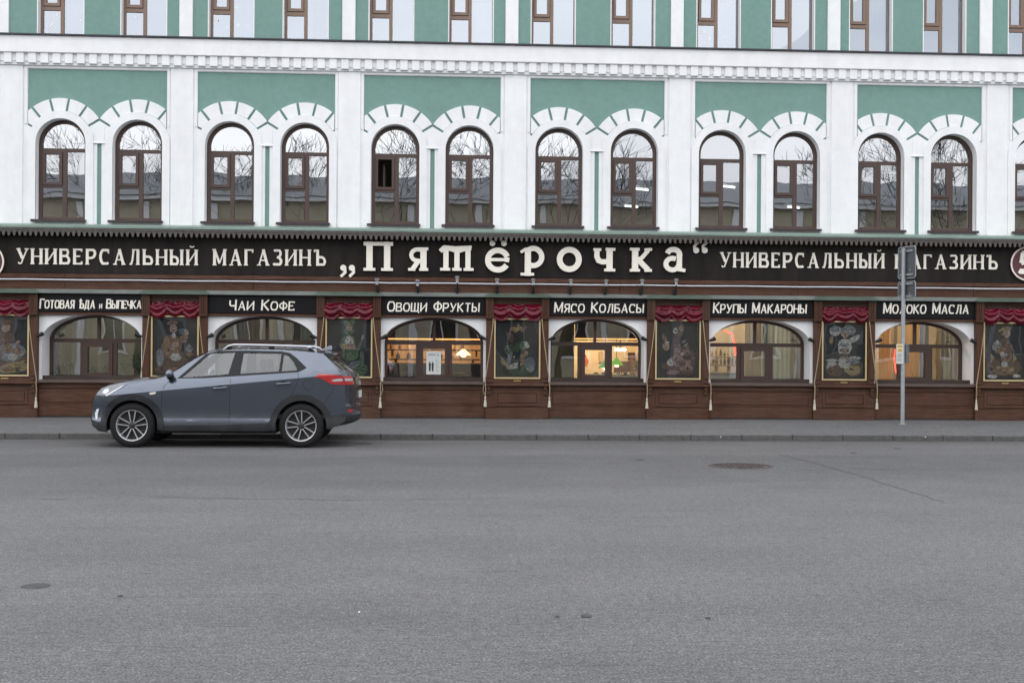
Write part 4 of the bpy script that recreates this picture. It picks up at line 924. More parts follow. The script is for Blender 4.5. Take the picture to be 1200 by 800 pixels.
def bush(name, px, py, Y, r, mats, lab, cat, n=140, seed=1, leaf=.03, pot=None, squash=1.0):
    x, z = at(px, py, Y); q = random.Random(seed)
    t = thing(name, lab, cat, (x, Y, z - r)); mb = MB()
    for k in range(n):
        u = q.uniform(0, 2 * pi); v = q.uniform(-1, 1); rr = r * q.uniform(.35, 1) ; s = math.sqrt(1 - v * v)
        p = Vector((x + rr * s * math.cos(u), Y + rr * s * math.sin(u) * .6, z + rr * v * squash)); d = Vector((q.uniform(-1, 1), q.uniform(-1, 1), q.uniform(-.6, 1))).normalized(); e = d.orthogonal().normalized() * leaf * .4
        l = leaf * q.uniform(.7, 1.5); mb.add([p, p + d * l * .5 + e, p + d * l, p + d * l * .5 - e], [(0, 1, 2, 3)], mats[q.randrange(len(mats))])
    mb.build('foliage', t)
    st = MB()
    for k in range(6): u = k * 1.05; st.tube([(x, Y, z - r * 1.05 * squash), (x + r * .4 * math.cos(u), Y + r * .3 * math.sin(u), z + r * .3)], .004, mats[0], 4)
    st.build('stems', t)
    if pot: MB().lathe([(.002, -.14), (.05, -.14), (.07, 0), (.06, 0), (.055, -.02)], (x, Y, z - r * squash), pot, n=14).build('pot', t, smooth=40)
lf = [mat('leaf_green', (.05, .11, .035), .6, .3, 9), mat('leaf_pale', (.13, .19, .09), .6, .3, 9), mat('leaf_dark', (.025, .05, .02), .6, .3, 9)]
bush('flower_vase', 749, 430, D + .75, .16, [mat('petal_cream', (.75, .62, .4), .6, .1, 9), lf[1], MATS['petal_cream']], 'vase of cream flowers at the right end of the green lampshade window', 'flowers', 130, 5, .05, cr_m)
terr = mat('grey_pot', (.2, .19, .18), .6, .1, 9)
plants1 = [(71, 434, 'leftmost potted plant on the sill of the leftmost shop window'), (79, 431, 'second potted plant from the left on the sill of the leftmost shop window'), (109, 434, 'potted plant left in the middle pane of the leftmost shop window'), (127, 434, 'potted plant right in the middle pane of the leftmost shop window'), (146, 431, 'potted plant at the left of the right pane of the leftmost shop window'), (163, 426, 'tall bushy plant at the right end of the leftmost shop window')]
for k, (px, py, lab) in enumerate(plants1):
    bush('potted_plant', px, py, D + .62, .13 if k < 5 else .24, lf, lab, 'plant', 120 if k < 5 else 260, k + 3, .05, terr)
clt = {'silver': mat('silver_grey_curtain', (.30, .31, .30), .8, .1, 10, stretch=(6, 1, .3)), 'beige': mat('beige_curtain', (.33, .30, .25), .9, .1, 10, stretch=(6, 1, .3)), 'pale': mat('pale_aqua_curtain', (.42, .50, .49), .9, .1, 10, stretch=(6, 1, .3)), 'amber': mat('amber_curtain', (.62, .40, .16), .9, .1, 10, stretch=(6, 1, .3)), 'dark': mat('dark_grey_curtain', (.12, .12, .115), .9, .1, 10, stretch=(6, 1, .3))}
for m_ in clt.values(): translucent(m_, .45)
def cpx(px0, px1, Y, c, lab, ztop=2.35, z0=.85, amp=.02, pitch=.1):
    o = curtain_sheet(atX(px0, Y), atX(px1, Y), Y, z0, ztop, clt[c], 'curtain', None, amp, pitch); tag(o, lab, 'curtain')
cpx(57, 72, D + .9, 'silver', 'silver grey curtain at the left end of the leftmost shop window'); cpx(84, 104, D + .9, 'silver', 'silver grey curtain left of the middle in the leftmost shop window', 2.35)
cpx(114, 122, D + .9, 'beige', 'narrow beige curtain in the middle of the leftmost shop window')
cpx(262, 288, D + .8, 'silver', 'grey curtain at the left in the window over the parked car'); cpx(288, 316, D + .78, 'beige', 'beige curtain left of the mullion in the window over the parked car'); cpx(320, 342, D + .8, 'silver', 'grey curtain right of the mullion in the window over the parked car'); cpx(342, 352, D + .76, 'dark', 'dark curtain right of centre in the window over the parked car'); cpx(352, 372, D + .82, 'pale', 'pale curtain at the right in the window over the parked car')
MB().box(atX(640, D + 1.4), atX(673, D + 1.4), D + 1.4, D + 1.5, .3, 3.6, olive).build('partition', store)  # added panel that keeps the left pane dark behind its reflection
vx = [P3(p, q_, D + 2.3) for p, q_ in ((700, 425), (735, 425))]
def stool(px, Y, lab):
    x = atX(px, Y); t = thing('bar_stool', lab, 'stool', (x, Y, .3))
    MB().lathe([(.002, 0), (.17, .0), (.18, .03), (.002, .05)], (x, Y, 1.0), mat('stool_leather', (.14, .03, .025), .5, .2, 9), n=16).build('seat', t, smooth=40)
    for k in range(4): a = pi / 4 + k * pi / 2; MB().tube([(x + .1 * math.cos(a), Y + .1 * math.sin(a), 1.0), (x + .2 * math.cos(a), Y + .2 * math.sin(a), .3)], .016, dark_w, 6).build('leg', t)
def chair(px, Y, lab, rz=1):
    x = atX(px, Y); t = thing('dining_chair', lab, 'chair', (x, Y, .3)); cm = mat('chair_wood', (.16, .07, .035), .5, .2, 6)
    MB().box(x - .2, x + .2, Y - .2, Y + .2, .74, .78, cm, .01).build('seat', t); MB().box(x - .2, x + .2, Y + .17, Y + .2, 1.05, 1.3, cm, .01).build('backrest', t)
    for a in (-.18, .18):
        MB().tube([(x + a, Y - .18, .74), (x + a, Y - .19, .3)], .018, cm, 6).build('leg', t); MB().tube([(x + a, Y + .185, 1.3), (x + a, Y + .19, .3)], .018, cm, 6).build('leg', t)
chair(731, D + 1.9, 'brown wooden chair right of the green lampshades, behind the low table'); chair(739, D + 2.2, 'brown wooden chair beside the flower vase, against the back wall')
stool(470, D + 1.1, 'bar stool with red seat at the left of the dark bar counter'); stool(540, D + 1.15, 'bar stool with red seat under the amber lamp, right of the other stool')
for px, w_, h_, yy_, c in ((740, 8, 16, 421, 'dark'), (704, 5, 12, 418, 'pale')):
    x0, z0 = at(px - w_ / 2, yy_ + h_ / 2, D + 3.45); x1, z1 = at(px + w_ / 2, yy_ - h_ / 2, D + 3.45)
    t = thing('wall_picture', '%s picture on the back wall of the green lampshade window' % c, 'picture', (x0, D + 3.45, z0)); MB().box(x0, x1, D + 3.44, D + 3.5, z0, z1, dark_w if c == 'dark' else MATS['box_ochre']).build('frame', t); MB().box(x0 + .03, x1 - .03, D + 3.43, D + 3.439, z0 + .03, z1 - .03, bm_[2] if c == 'pale' else bm_[1]).build('print', t)
# bay 5
x0, x1, z = counter(832, 864, 436, D + 1.0, 'low counter inside the left pane of the window with the red light strip', mat('white_counter', (.5, .5, .48), .5, .1, 5))
for n_, py in ((0, 417), (1, 427)):
    x0, x1, z = shelf_unit(832, 862, py, D + 2.2, ('upper', 'lower')[n_] + ' shelf of goods inside the left pane of the window with the red light strip', mt=mat('pale_timber_two', (.45, .3, .18), .5, .2, 4))
    for k in range(7):
        mk = rb.randrange(4); bottle(x0 + .06 + k * .09, D + 2.15, z + .003, rb.uniform(.1, .17), bm_[mk], '%s jar, %s in the row on the %s goods shelf beside the red light strip' % (MN[mk], ORD[k], ('upper', 'lower')[n_]), 'jars on the %s goods shelf' % ('upper', 'lower')[n_], .03)
cpx(873, 892, D + .75, 'beige', 'beige curtain in the middle pane of the window with the red light strip', 2.35); cpx(893, 900, D + .75, 'pale', 'narrow pale aqua curtain in the middle pane of the window with the red light strip', 2.35); cpx(893, 926, D + .8, 'pale', 'pale aqua curtain at the right in the window with the red light strip')
cpx(926, 940, D + .78, 'silver', 'grey curtain at the far right in the window with the red light strip')
pts = [P3(848, 387, D + .6), P3(858, 391.5, D + .6), P3(861, 404, D + .6), P3(862, 416, D + .6)]
tag(MB().tube(pts, .02, red_em, 8).build('light_strip'), 'bent red light strip at the upper left inside the shop window', 'light strip')
# bay 6
cpx(1030, 1046, D + .7, 'amber', 'amber curtain at the left inside the window behind the street sign post', 2.35); cpx(1047, 1051, D + .68, 'beige', 'narrow beige curtain left of the street sign post', 2.35)
cpx(1060, 1078, D + .8, 'amber', 'amber curtain in the middle pane right of the street sign post', 2.35); cpx(1078, 1088, D + .74, 'dark', 'dark curtain in the middle pane right of the street sign post', 2.3)
cpx(1102, 1124, D + .75, 'silver', 'grey curtain at the right inside the window behind the street sign post', 2.35)
pts = [P3(1049, 409, D + .55), P3(1048, 420, D + .55), P3(1049.5, 434, D + .55), P3(1053, 444, D + .55), P3(1055, 436, D + .55), P3(1055, 424, D + .55)]
tag(MB().tube(pts, .016, red_em, 8).build('light_strip'), 'looped red light strip just left of the street sign post', 'light strip')
# ================================================================== road, kerb, pavement
def asphalt(name, base, lane):
    m = bpy.data.materials.new(name); m.use_nodes = True; t = m.node_tree; n = t.nodes; lk = t.links.new; b = n['Principled BSDF']
    b.inputs['Specular IOR Level'].default_value = .3
    g = n.new('ShaderNodeNewGeometry')
    def noise(sc_, det, st=(1, 1, 1), ro=.6):
        mp_ = n.new('ShaderNodeMapping'); mp_.inputs['Scale'].default_value = st; lk(g.outputs['Position'], mp_.inputs[0])
        z = n.new('ShaderNodeTexNoise'); z.inputs['Scale'].default_value = sc_; z.inputs['Detail'].default_value = det; z.inputs['Roughness'].default_value = ro; lk(mp_.outputs[0], z.inputs['Vector']); return z.outputs['Fac']
    def mr(v, a, b_, c, d):
        q = n.new('ShaderNodeMapRange'); q.inputs[1].default_value = a; q.inputs[2].default_value = b_; q.inputs[3].default_value = c; q.inputs[4].default_value = d; lk(v, q.inputs[0]); return q.outputs[0]
    def mul(a, b_):
        q = n.new('ShaderNodeMath'); q.operation = 'MULTIPLY'; lk(a, q.inputs[0]); lk(b_, q.inputs[1]); return q.outputs[0]
    v = mr(noise(75, 3), .3, .7, .3, 1.8)                                   # stones
    v = mul(v, mr(noise(24, 5, (.7, 1, 1), .75), .3, .7, .62, 1.42)); v = mul(v, mr(noise(5, 6, (.5, 1.2, 1), .7), .3, .7, .92, 1.08))
    v = mul(v, mr(noise(.35, 6, (.35, 1.6, 1)), .3, .7, .90, 1.10))            # long worn bands
    v = mul(v, mr(noise(.9, 5, (1, 1, 1)), .35, .75, 1.05, .90))
    v = mul(v, mr(noise(58, 2, (1, 1, 1), .5), .60, .68, 1, 1.7))
    if lane:
        v = mul(v, mr(noise(1.6, 6, (.25, 2.4, 1), .7), .57, .68, 1, .82)); v = mul(v, mr(noise(4.5, 5, (.45, 3.2, 1), .7), .61, .66, 1, .72))
        sx = n.new('ShaderNodeSeparateXYZ'); lk(g.outputs['Position'], sx.inputs[0])
        rp = n.new('ShaderNodeValToRGB'); rp.color_ramp.interpolation = 'EASE'
        e = rp.color_ramp.elements; e[0].position = 0; e[0].color = (1, 1, 1, 1); e[1].position = 1; e[1].color = (.93, .93, .93, 1)
        for pos, val in lane: q = e.new(pos); q.color = (val, val, val, 1)
        ad = n.new('ShaderNodeMath'); ad.operation = 'MULTIPLY_ADD'; ad.inputs[1].default_value = 1.1; lk(noise(.5, 4, (.5, 1, 1)), ad.inputs[0]); lk(sx.outputs['Y'], ad.inputs[2])
        lk(mr(ad.outputs[0], 0, 24, 0, 1), rp.inputs[0]); v = mul(v, rp.outputs[0])
        # small dark pits and tar spots
        v = mul(v, mr(noise(3.2, 2, (.6, 2.2, 1)), .70, .76, 1, .72))
    cb_ = n.new('ShaderNodeCombineColor')
    for k, c in enumerate(base):
        q = n.new('ShaderNodeMath'); q.operation = 'MULTIPLY'; q.inputs[1].default_value = c; lk(v, q.inputs[0]); lk(q.outputs[0], cb_.inputs[k])
    lk(cb_.outputs[0], b.inputs['Base Color'])
    b.inputs['Roughness'].default_value = .82
    bp = n.new('ShaderNodeBump'); bp.inputs['Strength'].default_value = .4; bp.inputs['Distance'].default_value = .012; lk(noise(85, 3), bp.inputs['Height']); lk(bp.outputs[0], b.inputs['Normal'])
    MATS[name] = m; return m
road_m = asphalt('worn_grey_asphalt', (.111, .110, .1135), [(.25, .96), (.42, 1.04), (.56, 1.0), (.66, .90), (.74, .80), (.79, .80), (.83, .95), (.88, .90), (.915, .78)])
pave_m = asphalt('pavement_asphalt', (.106, .107, .110), None)
YK = 21.98
def sheet(name, x0, x1, y0, y1, z, m, nx=1, ny=1, zf=None):
    vs = [(x0 + (x1 - x0) * i / nx, y0 + (y1 - y0) * j / ny, (zf(y0 + (y1 - y0) * j / ny) if zf else z)) for j in range(ny + 1) for i in range(nx + 1)]
    fs = [(j * (nx + 1) + i, j * (nx + 1) + i + 1, (j + 1) * (nx + 1) + i + 1, (j + 1) * (nx + 1) + i) for j in range(ny) for i in range(nx)]
    return tag(MB().add(vs, fs, m).build(name), kind='structure')
sheet('ground', -600, 600, -500, 700, -.02, mat('far_ground', (.1, .1, .09), .9, .2, .05))
sheet('road', -120, 120, -3.4, YK + .05, 0, road_m)
pv = sheet('pavement', -120, 120, YK + .14, YS + .06, 0, pave_m, 1, 4, lambda y: .094 + .024 * (y - YK) / (YS - YK))
pv2 = sheet('opposite_pavement', -120, 120, -7.2, -3.5, .1, pave_m)
kerb_m = mat('grey_concrete_kerb', (.095, .094, .094), .85, .22, 14, .4, 60, dirt=.3)
kb = tag(MB().box(-60, 60, YK + .02, YK + .13, -.05, .06, kerb_m).build('kerb'), kind='structure')
k0 = None
N_ = 38; x = ground(631, 511, .1)[0] - 19 * .893
for k in range(N_):
    if k0 is None: k0 = MB().box(x + .004, x + .889, YK, YK + .15, -.04, .098, kerb_m, .012).build('kerb_stone', kb)
    else:
        o = inst(k0, kb, (k * .893, rnd.uniform(-.004, .004), rnd.uniform(-.004, .004)))
kl = MB()
for s0, s1 in ((-60, x), (x + N_ * .893, 60)): kl.box(s0, s1, YK, YK + .15, -.04, .098, kerb_m)
kl.build('kerb_run', kb)
tag(MB().box(-60, 60, -3.5, -3.36, -.04, .1, kerb_m).build('opposite_kerb'), kind='structure')
tag(MB().add([(-22 + 44 * k / 120, YS - .03 - (.05 + .05 * math.sin(k * 1.9) * math.sin(k * .7)) * (j == 0), .1185 + .0005 * j) for k in range(121) for j in (0, 1)], [(2 * k, 2 * k + 2, 2 * k + 3, 2 * k + 1) for k in range(120)], mat('wall_foot_dirt', (.05, .047, .043), .95, .3, 8)).build('wall_foot_dirt', bpy.data.objects['pavement']), kind='structure')
gut = mat('gutter_silt', (.06, .057, .051), .95, .3, 8)
mb = MB(); n = 160; vs = []
for k in range(n + 1):
    xx = -22 + 44 * k / n; vs += [(xx, YK - .10 - .09 * abs(math.sin(xx * 1.3) * math.sin(xx * .37 + 1)) , .004), (xx, YK, .004)]
tag(mb.add(vs, [(2 * k, 2 * k + 2, 2 * k + 3, 2 * k + 1) for k in range(n)], gut).build('gutter_dirt', bpy.data.objects['road']), kind='structure')
# repaired cracks and spots, as lying strips
tar = mat('dark_crack_filler', (.055, .054, .056), .8, .3, 12)
def crack(px, w, lab):
    pts = [ground(a, b) for a, b in px]; fine = []; q = random.Random(9)
    for (a, b), (c, d) in zip(pts[:-1], pts[1:]):
        for k in range(10): u = k / 10; fine.append((a + (c - a) * u + q.uniform(-.03, .03), b + (d - b) * u + q.uniform(-.05, .05)))
    fine.append(pts[-1]); vs = []
    for k, (a, b) in enumerate(fine):
        ww = w * q.uniform(.3, 1.2) * min(1, (len(fine) - 1 - k) / 4 + .1); vs += [(a, b - ww, .004), (a + .01, b + ww, .004)]
    tag(MB().add(vs, [(2 * k, 2 * k + 2, 2 * k + 3, 2 * k + 1) for k in range(len(fine) - 1)], tar).build('crack', bpy.data.objects['road']), kind='structure')
crack([(925, 551), (1010, 549), (1100, 551), (1190, 549)], .010, ''); crack([(20, 585), (200, 583), (420, 586), (640, 583)], .008, '')
crack([(912, 532), (960, 544), (1010, 558), (1060, 574), (1105, 588)], .012, '')
iron = mat('rusty_cast_iron', (.075, .062, .058), .6, .35, 25, .4, 60, metal=.3, dirt=.3)
def manhole(px, py, rw, lab, ringc=True):
    x, y = ground(px, py); t = thing('manhole_cover', lab, 'manhole cover', (x, y, 0))
    MB().lathe([(.0, .006), (rw * .9, .006), (rw * .9, .003)], (x, y, 0), iron, n=40, flip=True).build('lid', t)
    MB().lathe([(rw * .925, .003), (rw * .925, .009), (rw, .009), (rw + .02, .002)], (x, y, 0), iron, n=40, flip=True).build('rim', t)
    st = MB()
    k = 0; s = .075; 
    yy = -rw * .8
    while yy < rw * .8:
        hw = math.sqrt(max(0, (rw * .84) ** 2 - yy * yy)); xx = -hw + (s * .5 if k % 2 else 0)
        while xx < hw - .04:
            st.box(x + xx, x + xx + .042, y + yy, y + yy + .042, .0061, .013, iron); xx += s
        yy += s; k += 1
    tag(st.build('studs', t), kind='stuff')
manhole(868, 546, .42, 'rusty round manhole cover in the road right of centre')
x, y = ground(42, 686.5)
tag(MB().lathe([(0, .005), (.085, .005), (.095, .0)], (x, y, 0), tar, n=24, flip=True).build('valve_cover'), 'small dark round valve cover in the road at the lower left', 'valve cover')
x, y = ground(687, 721.5)
def patch(px, py, r, lab, m=tar):
    x, y = ground(px, py); q = random.Random(int(px)); ring = [(r * (1 + q.uniform(-.25, .25)) * math.cos(2 * pi * k / 18), r * (1 + q.uniform(-.3, .3)) * math.sin(2 * pi * k / 18) * 1.5) for k in range(18)]
    mb = MB().add([(x, y, .005)] + [(x + a, y + b, .004) for a, b in ring], [(0, k + 1, (k + 1) % 18 + 1) for k in range(18)], m)
    tag(mb.build('tar_spot', bpy.data.objects['road']), kind='structure')
for a in ((687, 721.5, .035), (653, 722, .015), (750, 538.6, .07), (1052, 525.5, .06), (830, 724, .018), (141, 698, .016), (1000, 530.6, .05), (427, 519.5, .12)): patch(*a, '')
lit = mat('white_litter', (.8, .8, .8), .6, .05, 10)
for px, py, s, lab in ((421, 718, .006, 'tiny white scrap of litter lying on the road below the car'), (1085, 512.2, .011, 'white scrap lying against the kerb right of the sign post'), (845, 512, .011, 'white scrap on the kerb above the manhole cover')):
    x, y = ground(px, py, .1 if py < 515 else 0); z = .1 if py < 515 else .002
    tag(MB().add([(x - s, y, z), (x + s, y + s, z + .004), (x + s * .5, y + s * 2.5, z + s), (x - s, y + s * 2, z + .006), (x, y + s, z - .001)], [(0, 1, 2), (0, 2, 3), (0, 4, 1)], lit).build('litter'), lab, 'litter')

# ================================================================== street sign post
galv = mat('galvanised_steel', (.34, .36, .375), .5, .12, 12, metal=.35, dirt=.2); plate_m = mat('grey_sign_back', (.13, .145, .16), .45, .12, 6, metal=.4, dirt=.3)
px_, py_ = ground(1057.5, 496.5, .11)
t = thing('sign_post', 'thin galvanised street sign post with two grey sign backs and a small notice', 'sign post', (px_, py_, .108))
zt = at(1056, 291, py_)[1]
MB().tube([(px_, py_, .108), (px_, py_, zt)], .040, galv, 16).build('post', t, smooth=60)
MB().lathe([(.085, .0), (.08, .008), (.04, .01)], (px_, py_, .108), galv, n=18).build('foot', t)
def back_plate(y0, y1, ang, w, r=.04):
    z0, z1 = at(1060, y1, py_)[1], at(1060, y0, py_)[1]
    c, s = math.cos(R(ang)), math.sin(R(ang)); ox, oy = px_ + .075, py_ - .05
    # the plate faces away to the right; its plane runs through the post's far side
    def f(u, z, y): return (ox + u * c - y * s, oy + .05 + u * s * 1 + y * c, z)
    lp = [(-w / 2 + r, z0)] + [(w / 2 - r, z0), (w / 2, z0 + r), (w / 2, z1 - r), (w / 2 - r, z1), (-w / 2 + r, z1), (-w / 2, z1 - r), (-w / 2, z0 + r)]
    p = MB().plate([lp], 0, .003, plate_m, fn=f, back=True).build('sign_plate', t)
    rim = MB().plate([lp, [(a * (1 - .05), z0 + .02 + (b - z0) * (z1 - z0 - .04) / (z1 - z0)) for a, b in lp]], -.012, .0, galv, fn=f); rim.build('rim', p)
    for zz in (z0 + .12 * (z1 - z0), z1 - .15 * (z1 - z0)):
        b = MB(); 
        for (ua, ub) in ((-w * .35, w * .35),):
            k = len(b.v); b.box(ua, ub, -.03, -.004, zz - .02, zz + .02, galv)
            b.v = [f(a, z, y) for a, y, z in b.v]
        b.build('clamp', p)
    for zz in (z0 + .27 * (z1 - z0),):
        b = MB(); b.lathe([(.0, -.008), (.018, -.006), (.018, 0)], (.1, 0, zz), galv, 'y', 10); b.v = [f(a, z, y) for a, y, z in b.v]; b.build('rivet', p)
back_plate(288.5, 326.5, -75, .60)
back_plate(329.5, 349.5, -75, .60)
# small notice low on the post
z0, z1 = at(1055, 426, py_ - .06)[1], at(1055, 403, py_ - .06)[1]; xa, xb = at(1050.4, 410, py_ - .06)[0], at(1058.6, 410, py_ - .06)[0]
nb = MB().box(xa, xb, py_ - .062, py_ - .055, z0, z1, mat('notice_white', (.62, .62, .58), .5, .08, 12)).build('notice', t)
yl = mat('notice_yellow', (.55, .33, .05), .5, .1, 10); hz = z1 - z0; wz = xb - xa
mb = MB().box(xa + .012, xb - .012, py_ - .0635, py_ - .0622, z1 - hz * .17, z1 - hz * .06, yl); mb.plate([arc((xa + xb) / 2, z1 - hz * .32, wz * .36, hz * .09, 0, 360, 14)[:-1]], py_ - .0635, py_ - .0622, yl)
mb.build('printed_band', nb)
mb = MB()
for k in range(7): mb.box(xa + .02, xb - .02 - .015 * (k % 2), py_ - .0634, py_ - .0622, z1 - hz * (.5 + k * .065), z1 - hz * (.478 + k * .065), mat('notice_ink', (.12, .12, .14), .6, .1, 20))
mb.build('printed_text', nb)
xa, xb = at(1059.8, 410, py_ + .03)[0], at(1063.8, 410, py_ + .03)[0]
MB().box(xa, xb, py_ - .05, py_ + .10, z0 + .02, z1 - .0, plate_m, .006).build('side_box', t)
MB().tube([(px_, py_, z1 - .05), (px_ + .08, py_ + .03, z1 - .05)], .01, galv, 6).build('bracket', t)

# ================================================================== the parked car
body_m = mat('blue_grey_metallic_paint', (.112, .130, .168), .2, .05, 30, metal=.75, spec=.5, coat=.9, obj=True, dirt=.14)
clad = mat('dark_grey_bumper_plastic', (.016, .018, .021), .65, .2, 20, obj=True, dirt=.25)
seam_m = mat('black_seam', (.012, .012, .014), .6, .1, 10, obj=True)
gblk = mat('gloss_black_trim', (.009, .01, .012), .4, .1, 10, obj=True, spec=.22)
rub = mat('tyre_rubber', (.009, .009, .0095), .85, .25, 30, obj=True); alloy = mat('machined_alloy', (.6, .6, .62), .32, .08, 20, metal=.7, obj=True); dalloy = mat('dark_alloy', (.03, .03, .033), .5, .1, 20, obj=True)
seat_m = mat('grey_seat_fabric', (.035, .037, .042), .9, .15, 20, obj=True)
red_l = mat('red_tail_lens', (.42, .012, .015), .15, .15, 18, spec=.8, coat=1, obj=True); clr = mat('clear_lens', (.55, .57, .6), .1, .2, 30, spec=.9, coat=1, obj=True, metal=.3)
glass_car = glass('car_side_glass', .11, (.72, .77, .8), 0)
CXF, _ = ground(154, 524.4); CYN = 20.14
HWID = .89; CYC = CYN + HWID
car = thing('parked_car', 'blue grey compact SUV with silver roof rails parked at the kerb, facing left', 'car', (CXF + 1.3, CYC, 0))
def cat(xs_, ys_, x):
    """monotone-ish smooth interpolation"""
    if x <= xs_[0]: return ys_[0]
    if x >= xs_[-1]: return ys_[-1]
    for i in range(len(xs_) - 1):
        if x <= xs_[i + 1]:
            h = xs_[i + 1] - xs_[i]; u = (x - xs_[i]) / h
            m0 = (ys_[i + 1] - ys_[max(i - 1, 0)]) / (xs_[i + 1] - xs_[max(i - 1, 0)]) * h; m1 = (ys_[min(i + 2, len(xs_) - 1)] - ys_[i]) / (xs_[min(i + 2, len(xs_) - 1)] - xs_[i]) * h
            return (2 * u ** 3 - 3 * u * u + 1) * ys_[i] + (u ** 3 - 2 * u * u + u) * m0 + (3 * u * u - 2 * u ** 3) * ys_[i + 1] + (u ** 3 - u * u) * m1
def taper(x):
    return cat([-.9, -.66, -.5, -.3, 0, .4, 2.2, 2.7, 3.0, 3.15, 3.28, 3.5], [.78, .90, .945, .975, .992, 1, 1, .992, .965, .935, .895, .83], x)
def wz(x, z):
    zc = .887 + (x - .48) * .0977
    zc = max(.80, min(1.13, zc))
    if z >= zc:
        s = z - zc
        w = .889 - .24 * s - .40 * max(0, s - .10)
    else:
        w = cat([.15, .25, .33, .40, .46, .52, .62, zc - .12, zc], [.84, .861, .874, .870, .857, .852, .859, .882, .889], z)
    return w * taper(x)
ox, oy = CXF, CYC
def SP(x, z, off=0, side=-1): return (ox + x, oy + side * (wz(x, z) + off), z)
low = [(-.384, .235), (-.52, .25), (-.60, .33), (-.625, .44), (-.62, .60), (-.60, .70), (-.565, .79), (-.525, .86), (-.47, .915), (-.36, .958), (-.212, .995), (-.03, 1.022), (.13, 1.043), (.30, 1.062), (.42, 1.078), (.52, 1.115)]
grn = [(.62, 1.175), (.70, 1.226), (.80, 1.298), (.90, 1.362), (1.0, 1.418), (1.1, 1.462), (1.2, 1.492), (1.33, 1.514), (1.47, 1.525), (1.65, 1.53), (1.85, 1.532), (2.05, 1.530), (2.25, 1.524), (2.45, 1.514), (2.63, 1.502), (2.78, 1.488), (2.90, 1.470)]
rear = [(2.955, 1.43), (3.02, 1.37), (3.09, 1.29), (3.16, 1.205), (3.205, 1.15), (3.24, 1.10), (3.258, 1.02), (3.262, .9), (3.262, .78), (3.262, .68), (3.285, .645), (3.29, .58), (3.28, .48), (3.245, .40), (3.15, .345), (3.03, .31)]
def dens(pts, d=.05):
    out = []
    for (a, b), (c, e) in zip(pts[:-1], pts[1:]):
        n = max(1, int(math.hypot(c - a, e - b) / d)); out += [(a + (c - a) * k / n, b + (e - b) * k / n) for k in range(n)]
    return out + [pts[-1]]
RWH = .345; AR = .405; WB = 2.592
top_line = dens(low + grn + rear)
bottom = [(WB + AR * math.cos(R(a)), RWH + AR * math.sin(R(a))) for a in range(-4, 190, 6)]
bottom = [p for p in bottom if p[1] > .27] + [(WB - AR + .0, .27)]
fb = [(AR * math.cos(R(a)), RWH + AR * math.sin(R(a))) for a in range(-8, 196, 6)]
fb = [p for p in fb if p[1] > .255]
mid_b = [(2.15 - .1 * k, .268) for k in range(1, 17)]
outline = top_line + [(3.0, .30)] + bottom + [p for p in mid_b if .43 < p[0] < 2.17] + [(AR - .005, .27)] + fb + [(-.395, .25)]
# window openings (x,z)
def PX(px, py):   # photo pixel on the near side -> car x,z ; uses the local width by iteration
    z = 1.0; x = 1.0
    for _ in range(6):
        Yp = oy - wz(x, z); X, z = at(px, py, Yp); x = X - ox
    return x, z
fg = [PX(*p) for p in ((212, 442.4), (222, 434.5), (234, 424.5), (244.5, 415.2), (249, 413.4), (275.8, 412.6), (267.4, 438.4), (240, 440.7))]
rg = [PX(*p) for p in ((285.6, 413.2), (330, 414.0), (326.6, 435.2), (281.0, 437.8))]
qg = [PX(*p) for p in ((332.6, 414.8), (338.5, 417.2), (344.5, 424.5), (348.4, 433.8), (329.6, 435.0))]
dlo = [PX(*p) for p in ((207.5, 443.4), (220, 432.8), (233, 421.6), (244, 412.6), (250, 411.0), (290, 410.6), (330, 411.6), (340, 413.6), (348, 419.6), (359.4, 430.9), (355, 433.5), (349, 436.0), (310, 438.6), (268, 441.2), (240, 443.0))]
